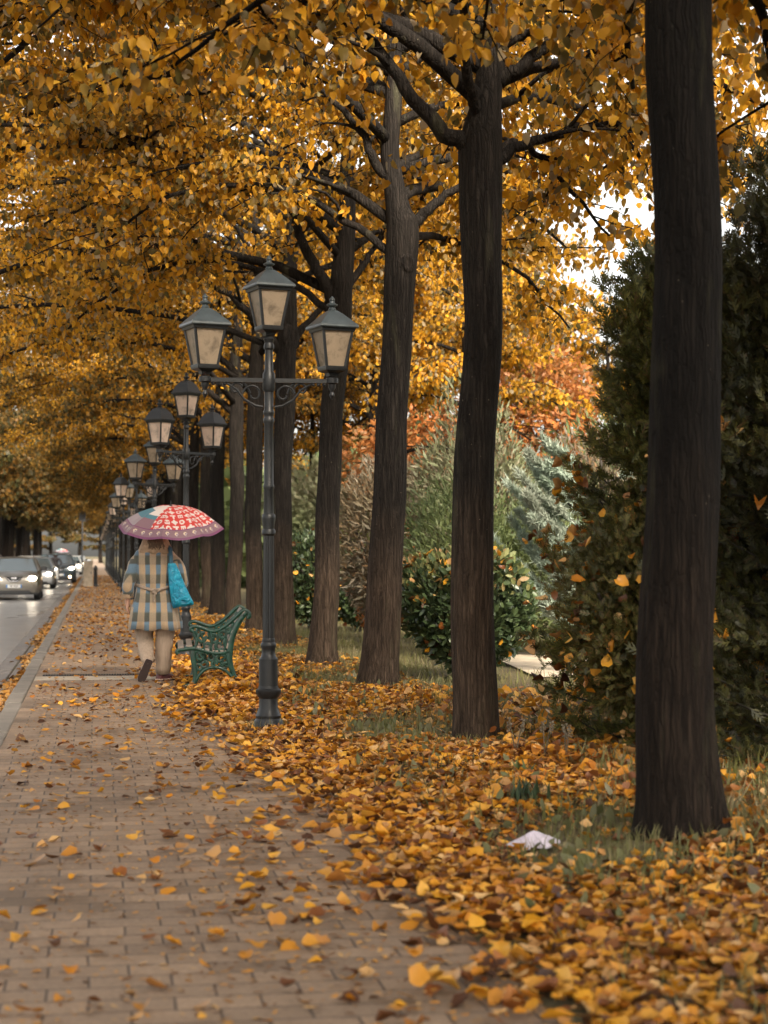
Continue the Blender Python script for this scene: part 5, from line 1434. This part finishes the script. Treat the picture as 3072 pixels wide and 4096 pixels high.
# ------------------------------------------------------------------ umbrella
def umbrella(loc, rot, label, tint=None):
    root = empty('umbrella', loc, 0, label, 'umbrella'); root.rotation_euler = rot
    nP, na, nr = (8, 44, 56) if tint is None else (8, 8, 10); Rr = .60
    RED = (.66, .06, .05); WHITE = (.80, .72, .68); MAUVE = (.27, .16, .19); TEAL = (.10, .24, .30); PALE = (.42, .34, .36); PURP = (.22, .07, .16); CREAM = (.78, .66, .45)
    V, F, C = [], [], []
    for k in range(nP):
        for j in range(nr + 1):
            for i in range(na + 1):
                s = i / na; rr = j / nr
                a = 2 * PI * (k + s) / nP
                # straight-edged panel between ribs with a slight belly and a scalloped hem
                edge = math.cos(PI / nP) / math.cos((s - .5) * 2 * PI / nP)
                r = Rr * rr * (edge * .93 + .07) * (1 - .02 * rr * math.sin(PI * s))
                z = .22 * (1 - rr ** 1.9) - .035 * rr * math.sin(PI * s) * (.3 + .7 * rr) - (.03 * rr ** 6)
                V.append((r * math.cos(a), r * math.sin(a), z))
        b0 = k * (nr + 1) * (na + 1)
        for j in range(nr):
            for i in range(na):
                q = b0 + j * (na + 1) + i
                F.append((q, q + 1, q + na + 2, q + na + 1))
                s = (i + .5) / na; rr = (j + .5) / nr; u = (s - .5) * rr
                if rr > .83:
                    c = MAUVE
                    d = ((s * 4) % 1 - .5) / 4 * rr * .78; e = rr - .905
                    m = math.hypot(d, e)
                    if m < .034: c = CREAM if (d + e) < .0 else PALE
                    if m < .014: c = PURP
                    if rr > .965 or rr < .845: c = PURP
                elif k in (4,):
                    c = TEAL if rr > .34 else WHITE
                    if rr > .62: c = PALE
                elif k == 5 and s < .55:
                    c = WHITE if rr < .50 else (TEAL if rr < .60 else MAUVE)
                    pass
                else:
                    c = RED
                    gx, gy = u * .47 / .088 + .5 * (k % 2), rr * .6 / .088
                    ci, cj = math.floor(gx), math.floor(gy); fx, fy = gx - ci - .5, gy - cj - .5
                    typ = (ci + 2 * cj + k) % 4; m = math.hypot(fx, fy)
                    if typ == 0 and (abs(fx) < .33 and abs(fy) < .33) and not (abs(abs(fx) - .14) < .07 and abs(fy) < .12): c = WHITE
                    if typ == 1 and abs(fx) ** .6 + abs(fy) ** .6 < .80: c = WHITE
                    if typ == 2 and .17 < m < .37: c = WHITE
                    if typ == 3 and (abs(fy + .22) < .12 and abs(fx) < .38 or abs(fx - .05) < .13 and abs(fy) < .36): c = WHITE
                if tint: c = tuple(a_ * b_ for a_, b_ in zip(c, tint))
                C.append(c)
    me = bpy.data.meshes.new('canopy'); me.from_pydata(V, [], F); me.update()
    at = me.color_attributes.new('print', 'FLOAT_COLOR', 'CORNER')
    buf = np.ones((len(me.loops), 4), dtype=np.float32); buf[:, :3] = np.repeat(np.array(C), 4, axis=0)
    at.data.foreach_set('color', buf.ravel())
    m, nt, o = new_mat('printed_umbrella_cloth'); pr = nt.nodes.new('ShaderNodeBsdfPrincipled'); a = nt.nodes.new('ShaderNodeVertexColor'); a.layer_name = 'print'
    nt.links.new(a.outputs[0], pr.inputs['Base Color']); pr.inputs['Roughness'].default_value = .5
    t = nt.nodes.new('ShaderNodeBsdfTranslucent'); nt.links.new(a.outputs[0], t.inputs['Color'])
    mx = nt.nodes.new('ShaderNodeMixShader'); mx.inputs[0].default_value = .35
    nt.links.new(pr.outputs[0], mx.inputs[1]); nt.links.new(t.outputs[0], mx.inputs[2]); nt.links.new(mx.outputs[0], o.inputs[0])
    cn = link_mesh('canopy', me, root, m)
    me.polygons.foreach_set('use_smooth', [True] * len(me.polygons))
    mb = MB(); mb.tube([(0, 0, .20), (0, 0, .275)], [.008, .004], 8); mb.lathe([(.02, .212), (.022, .222), (.008, .23)], 10); mb.build('tip', M['dark_metal'], root)
    mb = MB(); mb.tube([(0, 0, .22), (0, 0, -.46)], .006, 8); mb.tube([(0, 0, -.46), (0, 0, -.56)], [.013, .015], 10); mb.build('shaft', M['dark_metal'], root)
    mb = MB()
    for k in range(8):
        a = 2 * PI * k / 8; mb.tube([(Rr * f * math.cos(a), Rr * f * math.sin(a), .213 * (1 - f ** 1.9) - .03 * f ** 6 - .006) for f in (.02, .3, .6, .85, 1.0)], .003, 5)
        mb.tube([(0, 0, -.02), (Rr * .45 * math.cos(a), Rr * .45 * math.sin(a), .15)], .0025, 5)
    mb.build('ribs', M['dark_metal'], root)
    return root
umbrella((.845, 20.93, 1.745), (R(12.5), R(1.5), R(-12)), 'red and white patterned umbrella with mauve border held over the person in plaid')

# ------------------------------------------------------------------ vehicles
M['black_trim'] = simple_mat('black_trim', (.015, .016, .018), .5)
M['tyre'] = simple_mat('tyre_rubber', (.014, .014, .015), .8)
M['rim'] = simple_mat('alloy_rim', (.35, .35, .36), .3, .9)
M['lamp_on'] = emit_mat('headlight_on', (1.0, .86, .66), 8.0)
M['fog_on'] = emit_mat('fog_light_on', (1.0, .70, .36), 10.0)
M['lamp_glass'] = simple_mat('headlight_glass', (.55, .55, .55), .1, .3)
M['chrome'] = simple_mat('bright_chrome', (.6, .6, .62), .15, 1.0)
M['plate_white'] = simple_mat('plate_white', (.7, .7, .68), .5, var=.05)
M['plate_blue'] = simple_mat('plate_blue', (.03, .16, .45), .5, var=.05)
m, nt, o = new_mat('windscreen_glass'); p = nt.nodes.new('ShaderNodeBsdfPrincipled'); p.inputs['Base Color'].default_value = (.09, .12, .13, 1); p.inputs['Roughness'].default_value = .06
p.inputs['Specular IOR Level'].default_value = 1.0; p.inputs['Coat Weight'].default_value = .6; nt.links.new(p.outputs[0], o.inputs[0]); M['glass'] = m

def paint(name, col, metal=.5):
    m, nt, o = new_mat(name); p = nt.nodes.new('ShaderNodeBsdfPrincipled'); v = objcoord(nt); n = noise(nt, 2.5, 4, .6, v)
    r = ramp(nt, [(.3, tuple(c * .75 for c in col)), (.7, col)]); nt.links.new(n.outputs[0], r.inputs[0]); nt.links.new(r.outputs[0], p.inputs['Base Color'])
    p.inputs['Metallic'].default_value = metal; p.inputs['Roughness'].default_value = .33; p.inputs['Coat Weight'].default_value = .7; p.inputs['Coat Roughness'].default_value = .08
    nt.links.new(p.outputs[0], o.inputs[0]); return m

def text_mesh(txt, size, mat, parent, Mx, name='lettering'):
    cu = bpy.data.curves.new(name, 'FONT'); cu.body = txt; cu.size = size; cu.extrude = .002; cu.align_x = 'CENTER'; cu.align_y = 'CENTER'
    to = bpy.data.objects.new(name, cu); COL.objects.link(to)
    dg = bpy.context.evaluated_depsgraph_get(); dg.update()
    me = bpy.data.meshes.new_from_object(to.evaluated_get(dg)); bpy.data.objects.remove(to); bpy.data.curves.remove(cu)
    me.transform(Mx); me.materials.clear()
    return link_mesh(name, me, parent, mat)

def car(loc, rz, mat, label, suv=False, lights=True, fog=False, plate=None, group='oncoming cars on the wet road', W=.86, H=1.50, L=2.15, cat='car', emblem=True):
    root = empty('suv' if suv else 'car', loc, rz, label, cat, group)
    hb = .98 * H / 1.5 if suv else .90 * H / 1.45        # bonnet height
    g = .20
    def sec(y, w, zb, zt, r=.10):
        return [(w - r * .5, y, zb), (w, y, zb + r * .6), (w * 1.015, y, (zb + zt) / 2), (w * .985, y, zt - r * .9), (w - r, y, zt - .02), (w * .5, y, zt + .015), (0, y, zt + .025),
                (-w * .5, y, zt + .015), (-w + r, y, zt - .02), (-w * .985, y, zt - r * .9), (-w * 1.015, y, (zb + zt) / 2), (-w, y, zb + r * .6), (-w + r * .5, y, zb)]
    b = MB()
    b.loft([sec(-L, W * .80, g + .16, hb - .26), sec(-L + .04, W * .90, g + .06, hb - .18), sec(-L + .14, W * .97, g + .02, hb - .11), sec(-L + .5, W, g, hb - .04), sec(-L + 1.1, W, g, hb + .02), sec(0, W, g, hb + .05), sec(L - .9, W, g, hb + .06), sec(L - .15, W * .97, g + .05, hb + .05), sec(L, W * .88, g + .2, hb - .1)])
    body = b.build('body', mat, root, angle=32)
    # greenhouse: roof on pillars, windscreen and side glass
    y0, y1, y2, y3 = -L + 1.02, -L + 1.85, L - .75, L - .2
    wb, wt = W * .93, W * .70
    ht = H
    r = MB()
    r.loft([[(-wt, y1, ht - .06), (-wt * .6, y1 - .02, ht - .025), (0, y1 - .03, ht - .015), (wt * .6, y1 - .02, ht - .025), (wt, y1, ht - .06), (wt, y1, ht - .09), (-wt, y1, ht - .09)],
            [(-wt, 0, ht - .02), (-wt * .6, 0, ht + .005), (0, 0, ht + .012), (wt * .6, 0, ht + .005), (wt, 0, ht - .02), (wt, 0, ht - .06), (-wt, 0, ht - .06)],
            [(-wt, y2, ht - .05), (-wt * .6, y2, ht - .03), (0, y2, ht - .02), (wt * .6, y2, ht - .03), (wt, y2, ht - .05), (wt, y2, ht - .09), (-wt, y2, ht - .09)]])
    for sx in (-1, 1):
        r.tube([(sx * wb, y0, hb), (sx * (wb + wt) / 2, (y0 + y1) / 2, (hb + ht) / 2 - .02), (sx * wt, y1, ht - .06)], [.045, .04, .04], 8)
        r.tube([(sx * wb, .25, hb), (sx * wt, .25, ht - .05)], .035, 6); r.tube([(sx * wb, y3, hb), (sx * wt, y2, ht - .06)], .05, 6)
    r.build('roof', mat, root, angle=35)
    w_ = MB(); w_.add([(-wb, y0, hb + .005), (0, y0 - .1, hb + .02), (wb, y0, hb + .005), (wt, y1, ht - .07), (0, y1 - .06, ht - .05), (-wt, y1, ht - .07)], [(0, 1, 4, 5), (1, 2, 3, 4)])
    w_.build('windscreen', M['glass'], root)
    for sx in (-1, 1):
        s_ = MB(); s_.add([(sx * wb, y0 + .05, hb), (sx * wb, y3, hb), (sx * wt, y2, ht - .07), (sx * wt, y1 + .05, ht - .07)], [(0, 1, 2, 3)]); s_.build('side_window', M['glass'], root, smooth=False)
        m_ = MB(); m_.loft([[(sx * (W + .02 + .2 * f), y0 + .18 + dy * s1, hb + .11 + dz * s1) for dy, dz in ((-.05, -.07), (.05, -.06), (.06, .05), (-.04, .07))] for f, s1 in ((0, .7), (.3, 1), (.9, 1), (1.05, .6))])
        m_.tube([(sx * W * .95, y0 + .18, hb + .03), (sx * (W + .06), y0 + .18, hb + .07)], .025, 6)
        m_.build('wing_mirror', M['black_trim'], root)
        hl = MB(); zz = hb - .30
        hl.loft([[(sx * x, y, z) for x, z in ((W * .50, zz), (W * .86, zz + .05), (W * .90, zz + .15), (W * .52, zz + .10))] for y in (-L - .03 + .02, -L + .22)] if False else
                [[(sx * W * .46, -L - .012, zz + .02), (sx * W * .70, -L + .04, zz), (sx * W * .93, -L + .20, zz + .10), (sx * W * .95, -L + .30, zz + .17), (sx * W * .70, -L + .10, zz + .15), (sx * W * .48, -L + .02, zz + .10)],
                 [(sx * W * .46, -L + .15, zz + .02), (sx * W * .70, -L + .2, zz), (sx * W * .90, -L + .34, zz + .10), (sx * W * .90, -L + .42, zz + .16), (sx * W * .70, -L + .3, zz + .14), (sx * W * .48, -L + .2, zz + .10)]])
        hl.build('headlight', M['lamp_glass'], root, angle=30)
        lens = MB(); lens.lathe([(.001, -.02), (.09, -.012), (.115, 0), (.115, .05)], 14)
        lens.xform(Matrix.Translation((sx * W * .72, -L - .005, zz + .08)) @ Matrix.Diagonal((1.3, 1, .72, 1)) @ Matrix.Rotation(R(-90), 4, 'X') @ Matrix.Scale(-1, 4, (0, 0, 1)))
        if lights: lens.build('headlight', M['lamp_on'], root)
        if fog:
            fl = MB(); fl.lathe([(.001, -.02), (.05, -.01), (.06, .03)], 12); fl.xform(Matrix.Translation((sx * W * .62, -L - .02, g + .17)) @ Matrix.Rotation(R(90), 4, 'X')); fl.build('fog_light', M['fog_on'], root)
        for y in (-L + .78, L - .78):
            t_ = MB(); prof = [(.20, -.10), (.30, -.11), (.335, -.08), (.335, .08), (.30, .11), (.20, .10)]
            t_.lathe(prof, 22); t_.xform(Matrix.Translation((sx * (W - .09), y, .335)) @ Matrix.Rotation(R(90), 4, 'Y')); wo_ = t_.build('wheel', M['tyre'], root)
            q_ = MB(); q_.lathe([(.02, .04 * sx), (.05, .075 * sx), (.19, .07 * sx), (.205, .10 * sx), (.205, -.05 * sx)], 18); q_.xform(Matrix.Translation((sx * (W - .09), y, .335)) @ Matrix.Rotation(R(90), 4, 'Y')); q_.build('rim', M['rim'], wo_)
        if suv:
            rr = MB(); rr.tube([(sx * wt * .96, y1 + .1, ht - .02), (sx * wt * .97, y1 + .25, ht + .045), (sx * wt * .97, .8, ht + .05), (sx * wt * .96, y2, ht - .01)], .016, 6); rr.build('roof_rail', M['chrome'], root)
    gz = hb - .235
    gm = MB(); gm.loft([[(-.30, y, gz + .075), (.30, y, gz + .075), (.20, y, gz - .06), (.12, y, gz - .085), (-.12, y, gz - .085), (-.20, y, gz - .06)] for y in (-L - .018, -L + .1)]); gr = gm.build('grille', M['black_trim'], root, smooth=False)
    if suv:
        vm = MB()
        for sx in (-1, 1): vm.tube([(sx * .27, -L - .03, gz + .08), (sx * .19, -L - .035, gz - .03), (sx * .11, -L - .04, gz - .085), (0, -L - .04, gz - .09)], [.016, .02, .022, .022], 6)
        vm.build('grille_trim', M['chrome'], gr)
    if emblem:
        em = MB(); em.tube([(.062 * math.cos(t), -L - .035, gz + .02 + .062 * math.sin(t)) for t in np.linspace(0, 2 * PI, 25)], .010, 6); em.box((0, -L - .04, gz + .02), (.17, .012, .026)); em.build('emblem', M['chrome'], gr)
    lg = MB(); lg.loft([[(-W * .60, y, g + .13), (W * .60, y, g + .13), (W * .72, y, g + .03), (-W * .72, y, g + .03)] for y in (-L - .012, -L + .12)])
    lg.loft([[(-W * .95, y, g - .01), (W * .95, y, g - .01), (W * .95, y, g + .035), (-W * .95, y, g + .035)] for y in (-L + .08, L - .1)])
    lg.build('lower_bumper', M['black_trim'], root, smooth=False)
    pz = g + .28
    pm = MB(); pm.box((0, -L - .03, pz), (.52, .012, .115)); po = pm.build('number_plate', M['plate_white'], root, smooth=False)
    for sx in (-1, 1):
        e = MB(); e.box((sx * .237, -L - .038, pz), (.045, .006, .112)); e.build('plate_band', M['plate_blue'], po, smooth=False)
    if plate: text_mesh(plate, .10, M['black_trim'], po, Matrix.Translation((0, -L - .04, pz)) @ Matrix.Rotation(R(90), 4, 'X'))
    return root
RZ = -.125
car((-2.72, 66.4, RZ), 0, paint('bronze_grey_paint', (.17, .155, .13)), 'bronze-grey SUV with headlights on at the left edge, nearest of the oncoming cars', True, plate='BF 954', W=.85, H=1.48, L=2.15, cat='SUV')
silver = car((-2.70, 88.0, RZ), 0, paint('silver_paint', (.42, .43, .44)), 'silver saloon with one bright headlight right behind the bronze-grey SUV', W=.86, H=1.46)
c = copy_tree(silver); c.location = (-5.3, 71, RZ); c['label'] = 'silver car cut off by the left edge of the picture beside the SUV'
dark = car((-1.95, 104, RZ), .03, paint('dark_blue_grey_paint', (.05, .07, .085)), 'dark car with low fog lights on, pulled close to the kerb behind the scooter', True, fog=True, W=.88, H=1.62, cat='SUV')
white = car((-4.1, 118, RZ), 0, paint('white_paint', (.62, .61, .58), .0), 'pale car farther back over the roof of the silver saloon', W=.88, H=1.5)
specs = [(dark, -3.1, 134, 'dark car fourth in the oncoming queue, its lights merging with the others'), (white, -1.9, 150, 'white car far back in the queue close to the kerb'),
         (silver, -4.4, 152, 'small silver car far back in the middle of the road'), (dark, -3.4, 172, 'distant dark car glimpsed between the far headlights'), (white, -1.9, 196, 'very distant pale car at the right end of the queue'),
         (silver, -3.6, 214, 'very distant silver car deep in the queue'), (white, -5.6, 182, 'distant pale car on the far side of the road'), (silver, -2.0, 245, 'last car visible at the end of the queue near the kerb')]
for s, x, yy, lb in specs:
    c = copy_tree(s); c.location = (x, yy, RZ); c['label'] = lb

# motor scooter with a rider in dark clothes
sc = empty('motor_scooter', (-2.02, 97, RZ), 0, 'motor scooter with a white front shield and headlight on, by the beige cabinet', 'scooter')
mb = MB()
mb.loft([[(-.17, y0_, z), (-.10, y0_ - .06, z), (.10, y0_ - .06, z), (.17, y0_, z), (.1, y0_ + .05, z), (-.1, y0_ + .05, z)] for y0_, z in ((-.52, .35), (-.50, .6), (-.44, .85), (-.40, .98))])
mb.loft([[(x * s, y, z + dz) for x, dz in ((-.16, 0), (.16, 0), (.16, .12), (-.16, .12))] for y, z, s in ((-.48, .28, .9), (0, .27, 1), (.2, .34, 1))])
mb.loft([[(-.17 * s, y, zb), (.17 * s, y, zb), (.14 * s, y, zt), (-.14 * s, y, zt)] for y, zb, zt, s in ((.12, .30, .74, .9), (.5, .36, .80, 1), (.85, .55, .80, .7))])
mb.build('body', M['plate_white'], sc, angle=35)
mb = MB(); mb.tube([(-.33, -.32, 1.05), (0, -.40, 1.03), (.33, -.32, 1.05)], .018, 8); mb.build('handlebar', M['black_trim'], sc)
mb = MB(); mb.box((0, .5, .83), (.28, .66, .09)); mb.build('seat', M['black_trim'], sc, bevel=.03)
mb = MB(); mb.lathe([(.001, -.03), (.075, -.015), (.09, .02)], 14); mb.xform(Matrix.Translation((0, -.50, .86)) @ Matrix.Rotation(R(90), 4, 'X') @ Matrix.Scale(-1, 4, (0, 0, 1))); mb.build('headlight', M['lamp_on'], sc)
for y in (-.62, .68):
    mb = MB(); mb.lathe([(.15, -.045), (.20, -.05), (.235, -.02), (.235, .02), (.20, .05), (.15, .045), (.15, -.045)], 20); mb.xform(Matrix.Translation((0, y, .235)) @ Matrix.Rotation(R(90), 4, 'Y')); wq = mb.build('wheel', M['tyre'], sc)
    mb = MB(); mb.lathe([(.02, -.04), (.15, -.03), (.15, .03), (.02, .04)], 16); mb.xform(Matrix.Translation((0, y, .235)) @ Matrix.Rotation(R(90), 4, 'Y')); mb.build('rim', M['rim'], wq)
rider = empty('person', (-2.02, 97, RZ), 0, 'rider in dark clothes and helmet sitting on the motor scooter', 'person')
J = [(0, .42, .93, .14, .12), (0, .40, 1.12, .14, .11), (0, .36, 1.34, .16, .11), (0, .34, 1.43, .06), (0, .32, 1.55, .08, .09), (0, .32, 1.62, .07),
     (-.12, .3, .90, .09), (-.17, -.12, .82, .065), (-.14, -.1, .45, .05), (-.14, -.2, .40, .04), (.12, .3, .90, .09), (.17, -.12, .82, .065), (.14, -.1, .45, .05), (.14, -.2, .40, .04),
     (-.2, .34, 1.36, .06), (-.30, .1, 1.16, .05), (-.30, -.22, 1.07, .04), (.2, .34, 1.36, .06), (.30, .1, 1.16, .05), (.30, -.22, 1.07, .04)]
E = [(0, 1), (1, 2), (2, 3), (3, 4), (4, 5), (0, 6), (6, 7), (7, 8), (8, 9), (0, 10), (10, 11), (11, 12), (12, 13), (2, 14), (14, 15), (15, 16), (2, 17), (17, 18), (18, 19)]
hand_joints(J, E, 16, (-.30, -.22, 1.07), (0, -1, 0), (1, 0, 0), (0, 0, -1), 1.0); hand_joints(J, E, 19, (.30, -.22, 1.07), (0, -1, 0), (-1, 0, 0), (0, 0, -1), 1.0)
skin_mesh('body', J, E, simple_mat('dark_riding_clothes', (.03, .025, .028), .8), rider)
mb = MB(); mb.lathe([(.09, -.13), (.13, -.08), (.14, 0), (.12, .08), (.07, .125), (.005, .14)], 18, (0, .32, 1.60)); hm = mb.build('helmet', simple_mat('dark_helmet', (.05, .03, .03), .25), rider)
mb = MB(); mb.loft([[(.137 * math.cos(t), .32 - .137 * math.sin(t) - .004, z) for t in np.linspace(.5, PI - .5, 10)] for z in (1.56, 1.66)], cap=False, closed=False); mb.build('visor', M['glass'], hm)
# somebody far down the road under a pink umbrella
ped = empty('person', (-2.6, 143, RZ), 0, 'tiny pedestrian under a pink umbrella among the far cars', 'person')
J = [(0, 0, .93, .13, .10), (0, 0, 1.28, .15, .10), (0, 0, 1.44, .09), (0, 0, 1.52, .05), (0, 0, 1.66, .08, .095), (-.1, 0, .88, .09), (-.11, .05, .48, .06), (-.11, 0, .06, .045), (-.11, -.12, .04, .04), (.1, 0, .88, .09), (.11, -.1, .48, .06), (.11, -.05, .06, .045), (.11, -.17, .04, .04),
     (-.2, 0, 1.4, .055), (-.24, .02, 1.12, .045), (-.23, -.05, .88, .035), (.2, 0, 1.4, .055), (.25, 0, 1.15, .045), (.18, -.18, 1.25, .035)]
E = [(0, 1), (1, 2), (2, 3), (3, 4), (0, 5), (5, 6), (6, 7), (7, 8), (0, 9), (9, 10), (10, 11), (11, 12), (1, 13), (13, 14), (14, 15), (1, 16), (16, 17), (17, 18)]
hand_joints(J, E, 15, (-.23, -.05, .88), (0, 0, -1), (0, -1, 0), (1, 0, 0), .4); hand_joints(J, E, 18, (.18, -.18, 1.25), (-.2, -.3, .9), (-1, 0, 0), (0, 1, .2), 1.2)
skin_mesh('body', J, E, simple_mat('muted_clothes', (.09, .075, .08), .85), ped)
um2 = umbrella((-2.5, 143.05, RZ + 1.82), (0, 0, .4), 'tiny pink umbrella far off above the queue of cars', (1.2, 1.6, 1.6))
